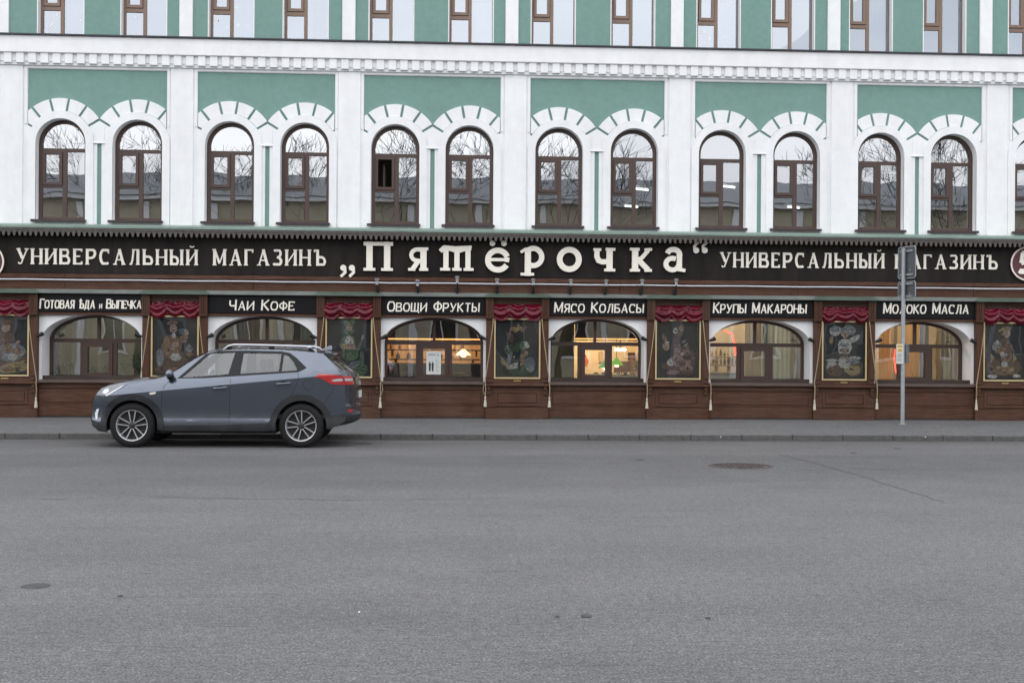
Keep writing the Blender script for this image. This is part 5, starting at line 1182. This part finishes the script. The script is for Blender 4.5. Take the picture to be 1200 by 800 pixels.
def subdiv(mb_plate_loops, m, off, step=.09, y_in=None, side=-1, name='panel', parent=None, smooth=35, thick=0, mb=None):
    """flat (x,z) polygon -> cut on a grid -> laid on the car's side surface"""
    tmp = MB().plate(mb_plate_loops, 0, 0, m, sides=False)
    bm = bmesh.new(); vs = [bm.verts.new(v) for v in tmp.v]
    for f in tmp.f:
        try: bm.faces.new([vs[i] for i in f])
        except ValueError: pass
    xs_ = [v.co.x for v in bm.verts]; zs_ = [v.co.z for v in bm.verts]
    x = math.floor(min(xs_) / step) * step
    while x < max(xs_):
        bmesh.ops.bisect_plane(bm, geom=bm.verts[:] + bm.edges[:] + bm.faces[:], plane_co=(x, 0, 0), plane_no=(1, 0, 0), dist=1e-5); x += step
    z = math.floor(min(zs_) / (step * .5)) * step * .5
    while z < max(zs_):
        bmesh.ops.bisect_plane(bm, geom=bm.verts[:] + bm.edges[:] + bm.faces[:], plane_co=(0, 0, z), plane_no=(0, 0, 1), dist=1e-5); z += step * .5
    # belt crease follows its own line
    bmesh.ops.bisect_plane(bm, geom=bm.verts[:] + bm.edges[:] + bm.faces[:], plane_co=(.48, 0, .887), plane_no=(-.0977, 0, 1), dist=1e-5)
    bm.verts.index_update(); out = mb or MB(); k = len(out.v)
    for sd_ in ((side,) if side else (-1, 1)):
        k = len(out.v)
        out.v += [SP(v.co.x, v.co.z, off, sd_) for v in bm.verts]; mi = out.mi(m)
        for f in bm.faces:
            idx = [v.index + k for v in f.verts]
            out.f.append(tuple(idx) if sd_ < 0 else tuple(idx[::-1])); out.m.append(mi)
    if thick:
        be = [e for e in bm.edges if len(e.link_faces) == 1]
        for sd_ in ((side,) if side else (-1, 1)):
            for e in be:
                a, b = e.verts[0].co, e.verts[1].co; kk = len(out.v)
                out.v += [SP(a.x, a.z, off, sd_), SP(b.x, b.z, off, sd_), SP(b.x, b.z, off - thick, sd_), SP(a.x, a.z, off - thick, sd_)]; out.f.append((kk, kk + 1, kk + 2, kk + 3)); out.m.append(out.mi(m))
    bm.free()
    return out
body = subdiv([outline, dlo], body_m, 0, side=0, thick=.04)
# skin across the car along the top line
def bulge(x, z):
    bf = 0
    if x < .15: bf = -.13 * max(0, min(1, (.15 - x) / .7)) ** 1.2
    elif .45 < x < 1.25: bf = -.10 * math.sin(pi * (x - .45) / .8)
    elif x > 2.85: bf = .17 * min(1, (x - 2.85) / .35)
    return bf
def crown(x, z):
    if x < .5: return .045 * min(1, max(0, (x + .55) / .5))
    if x < 2.95: return .042
    return .0
NT = 14
strip = []
for (x, z) in top_line:
    w = wz(x, z); row = []
    for k in range(NT + 1):
        t_ = -1 + 2 * k / NT; t_ = math.sin(t_ * pi / 2) * .5 + t_ * .5 if True else t_
        row.append((ox + x + bulge(x, z) * (1 - abs(t_) ** 2.6), oy + t_ * w, z + crown(x, z) * (1 - abs(t_) ** 2.2)))
    strip.append(row)
def strip_faces(i0, i1, k0, k1, m, off=0):
    for i in range(i0, i1):
        for k in range(k0, k1):
            q = [strip[i][k], strip[i][k + 1], strip[i + 1][k + 1], strip[i + 1][k]]
            body_or.add(q, [(0, 1, 2, 3)], m)
def ix(pred): return [i for i, p in enumerate(top_line) if pred(p)]
ws0 = min(ix(lambda p: p[0] > .56)); ws1 = min(ix(lambda p: p[0] > 1.12)); rw0 = min(ix(lambda p: p[0] > 2.96)); rw1 = max(ix(lambda p: p[0] < 3.17 and p[1] > 1.2))
body_or = body
glass_b = MB(); n_ = len(top_line)
for i in range(n_ - 1):
    for k in range(NT):
        q = [strip[i][k], strip[i][k + 1], strip[i + 1][k + 1], strip[i + 1][k]]
        gl_ = (ws0 <= i < ws1 and 1 <= k < NT - 1) or (rw0 <= i < rw1 and 1 <= k < NT - 1)
        if gl_: continue
        body.add(q, [(0, 3, 2, 1)], body_m)
bo = body.build('body', car, smooth=32, fix=False)
bm = bmesh.new(); bm.from_mesh(bo.data); bmesh.ops.remove_doubles(bm, verts=bm.verts, dist=.0012); bm.to_mesh(bo.data); bm.free()
bo.data.polygons.foreach_set('use_smooth', [True] * len(bo.data.polygons)); bo.data.set_sharp_from_angle(angle=R(15))
def strip_part(i0, i1, k0, k1, m, name, lift=0, **kw):
    mb = MB()
    for i in range(i0, i1):
        for k in range(k0, k1):
            mb.add([strip[i][k], strip[i][k + 1], strip[i + 1][k + 1], strip[i + 1][k]], [(0, 3, 2, 1)], m)
    if lift:
        nv = Vector(lift); mb.v = [(a + nv.x, b + nv.y, c + nv.z) for a, b, c in mb.v]
    return mb.build(name, car, smooth=60, fix=True)
strip_part(ws0, ws1, 1, NT - 1, glass_car, 'windscreen'); strip_part(rw0, rw1, 1, NT - 1, mat('dark_rear_glass', (.02, .022, .025), .08, .1, 8, spec=.9, obj=True, coat=1), 'rear_window')
def side_part(name, loops, m, off, both=True, thick=.006, sm=35, step=.09):
    o = None
    for sd_ in ((-1, 1) if both else (-1,)):
        o = subdiv(loops, m, off, side=sd_, thick=thick, step=step).build(name, car, smooth=sm)
    return o
side_part('window_surround', [dlo, fg, rg, qg], gblk, -.004, thick=.03)
side_part('door_window', [fg], glass_car, -.014, thick=0); side_part('door_window', [rg], glass_car, -.014, thick=0); side_part('quarter_window', [qg], glass_car, -.014, thick=0)
# wheel arch cladding, sills, bumper plastic
def ring(cx, r0, r1, a0, a1, n=26): return [(cx + r1 * math.cos(R(a0 + (a1 - a0) * k / n)), RWH + r1 * math.sin(R(a0 + (a1 - a0) * k / n))) for k in range(n + 1)] + [(cx + r0 * math.cos(R(a1 + (a0 - a1) * k / n)), RWH + r0 * math.sin(R(a1 + (a0 - a1) * k / n))) for k in range(n + 1)]
side_part('arch_cladding', [ring(0, AR - .012, .488, -9, 192)], clad, .014, thick=.06, step=.06)
side_part('arch_cladding', [ring(WB, AR - .012, .488, -6, 189)], clad, .014, thick=.06, step=.06)
side_part('sill_cladding', [[(.46, .262)] + [(.46 + .082 * k, .262) for k in range(1, 20)] + [(2.10, .262), (2.125, .40), (2.06, .385), (1.3, .352), (.50, .345)]], clad, .010, thick=.05)
side_part('bumper_trim', [[(WB + .42, .30), (3.15, .340), (3.24, .395), (3.275, .47), (3.283, .53), (WB + .475, .515)]], clad, .008, thick=.02)
side_part('bumper_trim', [[(-.386, .24), (-.52, .252), (-.598, .33), (-.62, .43), (-.55, .40), (-.44, .37)]], clad, .008, thick=.02)
# front: grille and lamps
gi0, gi1 = min(ix(lambda p: p[1] > .56)), min(ix(lambda p: p[1] > .80))
strip_part(gi0, gi1, 3, NT - 3, gblk, 'grille', (-.006, 0, 0)); b0 = min(ix(lambda p: p[1] > .27)); strip_part(b0, min(ix(lambda p: p[1] > .40)), 1, NT - 1, clad, 'bumper_trim', (-.005, 0, 0))
hl = [PX(*p) for p in ((116.2, 463.5), (117.2, 458), (122, 454.3), (131, 451.3), (141, 449.6), (150, 449.4), (144, 452.8), (134, 458.5), (126.5, 463.5), (121, 465))]
hl = [(x, z) for x, z in hl]
side_part('headlight', [hl], mat('headlight_housing', (.10, .11, .13), .12, .5, 30, spec=.9, coat=1, obj=True), .006, thick=.012, step=.04)
side_part('headlight_strip', [[PX(*p) for p in ((123.5, 463), (131, 458.6), (141, 453), (146, 450.8), (140, 455), (130, 461), (125, 464))]], clr, .009, thick=.004)
side_part('headlight_reflector', [[PX(*p) for p in ((120, 460), (122.5, 456), (127, 455), (128, 458), (124, 461.5))]], clr, .009, thick=.004)
side_part('fog_lamp', [[PX(*p) for p in ((112.2, 490.8), (111.4, 484), (113.4, 479.2), (116.2, 478.4), (114.6, 484.6), (114.2, 491))]], mat('daylight_lens', (.75, .77, .8), .2, .05, 10, obj=True), .008, thick=.006, step=.04)
side_part('side_repeater', [[PX(*p) for p in ((174.5, 461.3), (176, 459.6), (182.2, 459.0), (183, 460.2), (181, 461.8), (177, 462.2))]], mat('side_repeater_lens', (.7, .66, .6), .2, .1, 10, obj=True), .006)
tl = [PX(*p) for p in ((368.5, 441.9), (374, 437.8), (385, 438.0), (393, 438.6), (393, 450.6), (388, 450.0), (381.5, 446.2), (375, 442.8))]
tl[2:5] = [(tl[2][0], tl[2][1]), (3.218, 1.128), (3.262, .985)]
side_part('tail_light', [tl], red_l, .010, thick=.02, step=.04)
tl2 = [(3.05, 1.052), (3.13, 1.078), (3.2, 1.085), (3.232, 1.075), (3.236, 1.048), (3.18, 1.04), (3.11, 1.036)]
side_part('tail_light_lens', [tl2], clr, .014, thick=.006, step=.04)
# rear wrap of tail light and details on the tailgate, laid on the strip surface
def strip_pt(x_or_z, t_, dz=None, out=.01):
    z = x_or_z; idx = [i for i in range(len(top_line) - 1) if top_line[i][0] > 2.9 and (top_line[i][1] - z) * (top_line[i + 1][1] - z) <= 0]
    i = idx[0] if idx else len(top_line) - 2
    a, b = top_line[i], top_line[i + 1]; u = 0 if abs(b[1] - a[1]) < 1e-6 else (z - a[1]) / (b[1] - a[1]); x = a[0] + (b[0] - a[0]) * u
    return (ox + x + bulge(x, z) * (1 - abs(t_) ** 2.6) + out, oy + t_ * wz(x, z), z)
def rear_patch(name, t0, t1, z0, z1, m, out=.01, n=8, shear=0):
    mb = MB(); vs = [strip_pt(z0 + (z1 - z0) * j / 4 , t0 + (t1 - t0) * i / n, out=out) for i in range(n + 1) for j in range(5)]
    fs = [(i * 5 + j, i * 5 + j + 1, (i + 1) * 5 + j + 1, (i + 1) * 5 + j) for i in range(n) for j in range(4)]
    if t1 > t0: fs = [f[::-1] for f in fs]
    k = len(vs); vs += [(a - out - .01, b, c) for a, b, c in vs]
    edge = [(0, 1), (1, 2), (2, 3), (3, 4)] ; ring_ = [0, 1, 2, 3, 4] + [i * 5 + 4 for i in range(1, n + 1)] + [n * 5 + j for j in (3, 2, 1, 0)] + [i * 5 for i in range(n - 1, 0, -1)]
    for a, b in zip(ring_, ring_[1:] + ring_[:1]): fs.append((a, b, b + k, a + k))
    return mb.add(vs, fs, m).build(name, car, smooth=50)
for s in (-1, 1):
    rear_patch('tail_light', s * 1.0, s * .68, .985, 1.118, red_l, .012); rear_patch('tail_light_lens', s * .995, s * .72, 1.045, 1.085, clr, .018)
    rear_patch('rear_reflector', s * .97, s * .80, .555, .60, red_l, .012)
rear_patch('bumper_trim', -.99, .99, .36, .50, clad, .010, n=20)
rear_patch('tailgate_seam', -.80, .80, .655, .665, seam_m, .003, n=14)
for s in (-1, 1): rear_patch('tailgate_seam', s * .80, s * .79, .66, 1.0, seam_m, .004, n=1)
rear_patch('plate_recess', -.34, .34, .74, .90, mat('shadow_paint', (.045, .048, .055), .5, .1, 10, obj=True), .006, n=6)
rear_patch('number_plate', -.29, .29, .765, .875, mat('number_plate_white', (.62, .62, .6), .45, .1, 10, obj=True), .022, n=6)
rear_patch('badge', -.09, .09, .965, 1.03, alloy, .018, n=6)
# spoiler
sp = MB(); vs = []
for i in range(9):
    t_ = -1 + 2 * i / 8; w = .60 * t_; k = 1 - abs(t_) ** 3
    vs += [(ox + 2.86, oy + w, 1.498 + .03 * k), (ox + 3.06 + .10 * k, oy + w * .99, 1.452 + .03 * k), (ox + 3.06 + .09 * k, oy + w * .97, 1.425 + .03 * k), (ox + 2.93, oy + w * .97, 1.440)]
fs = [(i * 4 + a, i * 4 + (a + 1) % 4, (i + 1) * 4 + (a + 1) % 4, (i + 1) * 4 + a) for i in range(8) for a in range(4)] + [(0, 1, 2, 3), (35, 34, 33, 32)]
sp.add(vs, fs, body_m).build('spoiler', car, smooth=40, fix=True)
# seams, crease trim, handles, cap
def seam(pts, w=.006, m=seam_m, name='door_seam', off=.0015, both=True):
    fine = []
    for (a, b), (c, d) in zip(pts[:-1], pts[1:]):
        n = max(2, int(math.hypot(c - a, d - b) / .04)); fine += [(a + (c - a) * k / n, b + (d - b) * k / n) for k in range(n)]
    fine.append(pts[-1])
    for sd_ in ((-1, 1) if both else (-1,)):
        mb = MB(); vs = []
        for i, p in enumerate(fine):
            a = Vector(fine[max(0, i - 1)]); c = Vector(fine[min(len(fine) - 1, i + 1)]); d = (c - a).normalized(); nn = Vector((-d.y, d.x)) * w / 2
            vs += [SP(p[0] + nn.x, p[1] + nn.y, off, sd_), SP(p[0] - nn.x, p[1] - nn.y, off, sd_)]
        mb.add(vs, [(2 * k, 2 * k + 1, 2 * k + 3, 2 * k + 2) if sd_ < 0 else (2 * k, 2 * k + 2, 2 * k + 3, 2 * k + 1) for k in range(len(fine) - 1)], m).build(name, car)
def PS(*p): return [PX(*q) for q in p]
seam(PS((206.5, 443.5), (199, 446), (193, 451), (190, 459), (189.2, 475), (190, 490), (192, 498.4)))
seam(PS((270.5, 440.5), (270, 452), (268.8, 470), (268.2, 499.5)))
seam(PS((349.5, 435.5), (349.5, 443), (346.5, 452), (342.2, 462.5), (337.5, 465.5)))
seam(PS((320, 489), (313, 497), (300, 499.6), (268.3, 500), (192, 498.4)), .005)
seam(PS((185, 443.2), (160, 447.4), (150.5, 449.0)), .004, name='bonnet_seam'); seam(PS((116.5, 468), (124, 470.5), (128, 474.5), (130.5, 478)), .004, name='bumper_seam')
seam(PS((391, 452), (388, 461), (380, 472), (377, 476)), .004, name='bumper_seam')
cx_, cz_ = PX(361.4, 450.6); cc = [(cx_ + .078 * math.cos(2 * pi * k / 24), cz_ + .078 * math.sin(2 * pi * k / 24)) for k in range(25)]
seam(cc, .004, name='fuel_flap', both=False)
for p0, p1 in (((249.5, 455.2), (266.5, 453.8)), ((323.5, 449.9), (341, 448.6))):
    for sd_ in (-1, 1):
        (a, b), (c, d) = PX(*p0), PX(*p1); h = MB()
        P = lambda x, z, o: Vector(SP(x, z, o, sd_))
        pts = [P(a, b, -.01), P(a + .015, b, .03)] + [P(a + .03 + (c - a - .06) * k / 4, b + (d - b) * (.15 + .7 * k / 4), .036) for k in range(5)] + [P(c - .015, d, .03), P(c, d, -.01)]
        h.tube(pts, [.011, .014] + [.0155] * 5 + [.014, .011], body_m, 8).build('door_handle', car, smooth=60)
        cup = [(((a + c) / 2 - .0) + .055 * math.cos(2 * pi * k / 16), (b + d) / 2 + .012 + .026 * math.sin(2 * pi * k / 16)) for k in range(16)]
        subdiv([cup], gblk, .002, side=sd_).build('handle_recess', car)
# mirrors
for sd_ in (-1, 1):
    x, z = PX(201.5, 438.6); b_ = Vector(SP(x, z, 0, sd_))
    mb = MB().blob((b_.x - .01, b_.y + sd_ * .12, z + .01), .10, body_m, 18, (.62, .85, .72)); mir = mb.build('wing_mirror', car, smooth=60)
    MB().blob((b_.x + .0, b_.y + sd_ * .11, z - .028), .088, gblk, 16, (.66, .9, .62)).build('mirror_housing', car, smooth=60)
    MB().tube([(b_.x + .01, b_.y - sd_ * .02, z - .06), (b_.x, b_.y + sd_ * .08, z - .045)], [.035, .03], gblk, 8).build('mirror_stalk', car)
# roof rails
for sd_ in (-1, 1):
    pts = []
    for k in range(19):
        u = k / 18; x = 1.335 + (2.795 - 1.335) * u; zz = 1.555 + .045 * min(1, math.sin(pi * u) * 3.2) - .038 * max(0, u - .25) ** 1.4 - (.03 if k in (0, 18) else 0)
        pts.append((ox + x, oy + sd_ * (.565 if .02 < u < .98 else .575), zz))
    mb = MB().tube(pts, [.010] + [.019] * 17 + [.010], mat('silver_rail', (.5, .51, .54), .32, .05, 10, metal=.7, obj=True), 8)
    mb.build('roof_rail', car, smooth=60)
    for xx in (1.42, 2.08, 2.70): MB().box(ox + xx - .03, ox + xx + .05, oy + sd_ * .57 - .012, oy + sd_ * .57 + .012, 1.50, 1.572, gblk).build('rail_foot', car)
MB().add([(ox + 2.80, oy - .012, 1.53), (ox + 2.98, oy - .012, 1.53), (ox + 2.98, oy + .012, 1.53), (ox + 2.80, oy + .012, 1.53), (ox + 2.94, oy, 1.60), (ox + 2.98, oy, 1.60)], [(0, 1, 5, 4), (3, 4, 5, 2), (0, 4, 3), (1, 2, 5)], body_m).build('antenna_fin', car)
# wheels
def wheel(cx, sd_):
    yo = oy + sd_ * .872; w = thing('wheel', None, None, (cx, yo, RWH)); w.parent = car; w.location = (cx - car.location.x, yo - car.location.y, RWH - car.location.z)
    d = -sd_   # inward
    tyre = MB().lathe([(.236, d * .012), (.262, -d * .0), (.300, d * .004), (.326, d * .018), (.345, d * .045), (.345, d * .17), (.32, d * .2), (.24, d * .205)], (cx, yo, RWH), rub, 'y', 56, flip=sd_ > 0)
    tyre.build('tyre', w, smooth=50, fix=True)
    MB().lathe([(.243, d * .008), (.241, d * .001), (.232, d * .004), (.218, d * .04), (.215, d * .19)], (cx, yo, RWH), alloy, 'y', 48).build('rim', w, smooth=50)
    MB().lathe([(.0, d * .075), (.216, d * .075)], (cx, yo, RWH), dalloy, 'y', 32).build('wheel_disc', w)
    sp_ = MB()
    def bar(a0, r0, a1, r1, w0, w1, y0, y1, m):
        A = Vector((r0 * math.cos(a0), r0 * math.sin(a0))); B = Vector((r1 * math.cos(a1), r1 * math.sin(a1))); dd = (B - A).normalized(); nn = Vector((-dd.y, dd.x))
        c4 = [A + nn * w0 / 2, A - nn * w0 / 2, B - nn * w1 / 2, B + nn * w1 / 2]
        vs = [(cx + p.x, yo + d * y, RWH + p.y) for p, y in zip(c4, (y0, y0, y1, y1))] + [(cx + p.x, yo + d * (y + .03), RWH + p.y) for p, y in zip(c4, (y0, y0, y1, y1))]
        sp_.add(vs, [(0, 1, 2, 3), (0, 4, 5, 1), (1, 5, 6, 2), (2, 6, 7, 3), (3, 7, 4, 0)], m)
    ph = R(90 if cx < ox + 1 else 102)
    for k in range(5):
        a = ph + 2 * pi * k / 5
        for s in (-1, 1):
            bar(a + s * R(24), .050, a + s * R(13.5), .228, .014, .016, .022, .012, alloy)
            bar(a + s * R(19), .10, a + s * R(26), .224, .010, .012, .042, .032, dalloy)
            bar(a + s * R(34), .05, a + s * R(15), .222, .014, .014, .045, .04, dalloy)
    sp_.build('spokes', w)
    MB().lathe([(.0, d * .010), (.024, d * .012), (.030, d * .02), (.058, d * .028), (.062, d * .06)], (cx, yo, RWH), dalloy, 'y', 24).build('hub_cap', w, smooth=40)
for cx in (ox, ox + WB):
    for sd_ in (-1, 1): wheel(cx, sd_)
# underbody, wheel wells and cabin
ub = MB().box(ox + .42, ox + 2.18, oy - .78, oy + .78, .22, .40, seam_m); ub.box(ox - .5, ox - .42, oy - .6, oy + .6, .26, .5, seam_m); ub.box(ox + 3.0, ox + 3.1, oy - .7, oy + .7, .34, .5, seam_m); ub.box(ox - .4, ox + 3.0, oy - .5, oy + .5, .26, .45, seam_m); ub.build('underbody', car)
for cx in (ox, ox + WB):
    for sd_ in (-1, 1):
        ww = MB()
        for k in range(14):
            a0, a1 = R(-8 + k * 14), R(6 + k * 14); r = .425
            y0, y1 = sorted((oy + sd_ * .55, oy + sd_ * .845))
            ww.add([(cx + r * math.cos(a0), y0, RWH + r * math.sin(a0)), (cx + r * math.cos(a1), y0, RWH + r * math.sin(a1)), (cx + r * math.cos(a1), y1, RWH + r * math.sin(a1)), (cx + r * math.cos(a0), y1, RWH + r * math.sin(a0))], [(0, 1, 2, 3)], seam_m)
        ww.add([(cx + .43 * math.cos(R(a)), oy + sd_ * .55, RWH + .43 * math.sin(R(a))) for a in range(-10, 191, 10)], [tuple(range(21))], seam_m)
        ww.build('wheel_well', car)
MB().box(ox + .45, ox + 3.1, oy - .80, oy + .80, .45, .52, seat_m).box(ox + 2.75, ox + 2.95, oy - .7, oy + .7, .52, 1.05, seat_m).build('cabin_floor', car)
for yy in (-.36, .36):
    s_ = MB(); s_.box(ox + 1.18, ox + 1.70, oy + yy - .24, oy + yy + .24, .55, .78, seat_m, .03)
    s_.add([(ox + 1.60, oy + yy - .22, .75), (ox + 1.60, oy + yy + .22, .75), (ox + 1.84, oy + yy + .19, 1.20), (ox + 1.84, oy + yy - .19, 1.20), (ox + 1.74, oy + yy - .22, .72), (ox + 1.74, oy + yy + .22, .72), (ox + 1.94, oy + yy + .19, 1.19), (ox + 1.94, oy + yy - .19, 1.19)], [(0, 3, 2, 1), (4, 5, 6, 7), (0, 4, 7, 3), (1, 2, 6, 5), (3, 7, 6, 2)], seat_m)
    s_.build('seat', car); MB().blob((ox + 1.93, oy + yy, 1.29), .12, seat_m, 10, (.5, 1, .75)).build('headrest', car, smooth=60)
    MB().blob((ox + 2.72, oy + yy, 1.22), .12, seat_m, 10, (.5, 1, .7)).build('headrest', car, smooth=60)
rs = MB().box(ox + 2.1, ox + 2.6, oy - .65, oy + .65, .55, .78, seat_m, .03); rs.add([(ox + 2.5, oy - .65, .75), (ox + 2.5, oy + .65, .75), (ox + 2.68, oy + .58, 1.14), (ox + 2.68, oy - .58, 1.14), (ox + 2.7, oy - .65, .75), (ox + 2.7, oy + .65, .75), (ox + 2.8, oy + .58, 1.14), (ox + 2.8, oy - .58, 1.14)], [(0, 3, 2, 1), (4, 5, 6, 7), (0, 4, 7, 3), (1, 2, 6, 5), (3, 7, 6, 2)], seat_m); rs.build('rear_seat', car)
MB().box(ox + .5, ox + .95, oy - .72, oy + .72, .8, 1.06, gblk, .04).build('dashboard', car)
st_ = [(ox + 1.08 + .06 * math.sin(2 * pi * k / 24), oy - .36 + .18 * math.cos(2 * pi * k / 24), 1.02 + .17 * math.sin(2 * pi * k / 24)) for k in range(25)]
MB().tube(st_, .014, gblk, 6, cap=False).tube([(ox + .92, oy - .36, .98), (ox + 1.08, oy - .36, 1.02)], .03, gblk, 6).build('steering_wheel', car, smooth=60)
# ================================================================== across the street, seen only as reflections
beige = mat('beige_plaster', (.46, .42, .31), .9, .12, 1.2, dirt=.2); roof_m = mat('grey_sheet_roof', (.17, .19, .21), .55, .2, 2, stretch=(3, .3, 1), dirt=.2); dkg = mat('dark_window_glass', (.03, .035, .04), .1, .2, 4, spec=.8)
opp = thing('opposite_building', 'long low beige plastered building with a grey sheet roof across the street', 'building', (0, -9, .1))
HX = 34; loops = [rect(-HX, HX, .05, 8.4)]; wn = []
x = -HX + 2.2; k = 0
while x < HX - 2:
    loops += [rect(x - .55, x + .55, 1.3, 3.0), rect(x - .5, x + .5, 4.4, 6.1)]; wn.append(x); x += 3.1; k += 1
op = MB(); LO = [[(-a, b) for a, b in lp] for lp in loops]
def fz_(a, z, y): return (-a, -7.2 - y, z)
op.plate(LO, 0, .3, beige, fn=fz_); op.build('wall', opp)
MB().box(-HX, HX, -14, -7.6, .05, 8.3, mat('opp_inside', (.05, .05, .05), .9)).build('inner_wall', opp)
for k, x in enumerate(wn):
    w = MB(); w.v = []
    for (z0, z1, hw) in ((1.3, 3.0, .55), (4.4, 6.1, .5)):
        f = MB().box(x - hw - .12, x + hw + .12, -7.2, -7.14, z0 - .14, z0 - .02, white).box(x - hw - .1, x - hw, -7.2, -7.16, z0, z1, white).box(x + hw, x + hw + .1, -7.2, -7.16, z0, z1, white).box(x - hw - .1, x + hw + .1, -7.2, -7.15, z1 + .001, z1 + .14, white).box(x - .03, x + .03, -7.34, -7.28, z0, z1, white)
        f = f.build('window', opp); MB().box(x - hw, x + hw, -7.42, -7.38, z0, z1, dkg).build('pane', f)
    MB().box(x + 1.4, x + 1.7, -7.2, -7.08, .1, 8.3, white).build('pilaster', opp)
MB().box(-HX - .3, HX + .3, -7.6, -6.8, 8.4, 8.6, white).build('cornice', opp)
MB().add([(-HX - .4, -6.7, 8.61), (HX + .4, -6.7, 8.61), (HX + .4, -12, 10.3), (-HX - .4, -12, 10.3), (HX + .4, -17, 8.61), (-HX - .4, -17, 8.61)], [(0, 3, 2, 1), (3, 5, 4, 2), (0, 5, 3), (1, 2, 4)], roof_m).build('roof', opp)
bark = mat('dark_bark', (.05, .044, .04), .9, .3, 8)
def tree(x, y, h, seed, lab):
    q = random.Random(seed); t = thing('bare_tree', lab, 'tree', (x, y, .1), 'bare trees across the street'); tr = MB(); cr_ = MB(); cnt = [0]
    def grow(p, d, l, r, dep):
        pts = [p]; rs_ = [r]
        for k in range(3):
            d = (d + Vector((q.uniform(-.16, .16), q.uniform(-.16, .16), q.uniform(-.02, .12)))).normalized(); p = p + d * l / 3; pts.append(p); rs_.append(r * (1 - .16 * (k + 1)))
        (tr if dep < 2 else cr_).tube(pts, rs_, bark, 6 if dep < 3 else 3, cap=False); cnt[0] += 1
        if dep >= 6: return
        for k in range(q.choice((2, 3, 3)) if dep else 5):
            a = q.uniform(0, 2 * pi); e = d.orthogonal().normalized(); f = d.cross(e); sp_ = q.uniform(.35, .8)
            grow(p, (d + (e * math.cos(a) + f * math.sin(a)) * sp_).normalized(), l * q.uniform(.64, .86), max(.010, rs_[-1] * .68), dep + 1)
    grow(Vector((x, y, .1)), Vector((0, 0, 1)), h * .27, .2, 0)
    tr.build('trunk', t, smooth=60); cr_.build('branches', t)
for k, (px, y, h, lab) in enumerate(((163, -5.2, 14, 'leftmost'), (356, -5.4, 13.5, 'second from the left'), (462, -5.6, 14.5, 'third from the left'), (556, -5.3, 13.5, 'middle'), (657, -5.4, 13.5, 'third from the right'), (1034, -5.2, 14, 'second from the right'), (1116, -5.5, 14.5, 'rightmost'))):
    d_ = 2 * D - y; tree((px - PPX) / F_PX * d_ + .0625 * d_ , y, h, 30 + k, 'bare leafless tree across the street, %s in the window reflections' % lab)
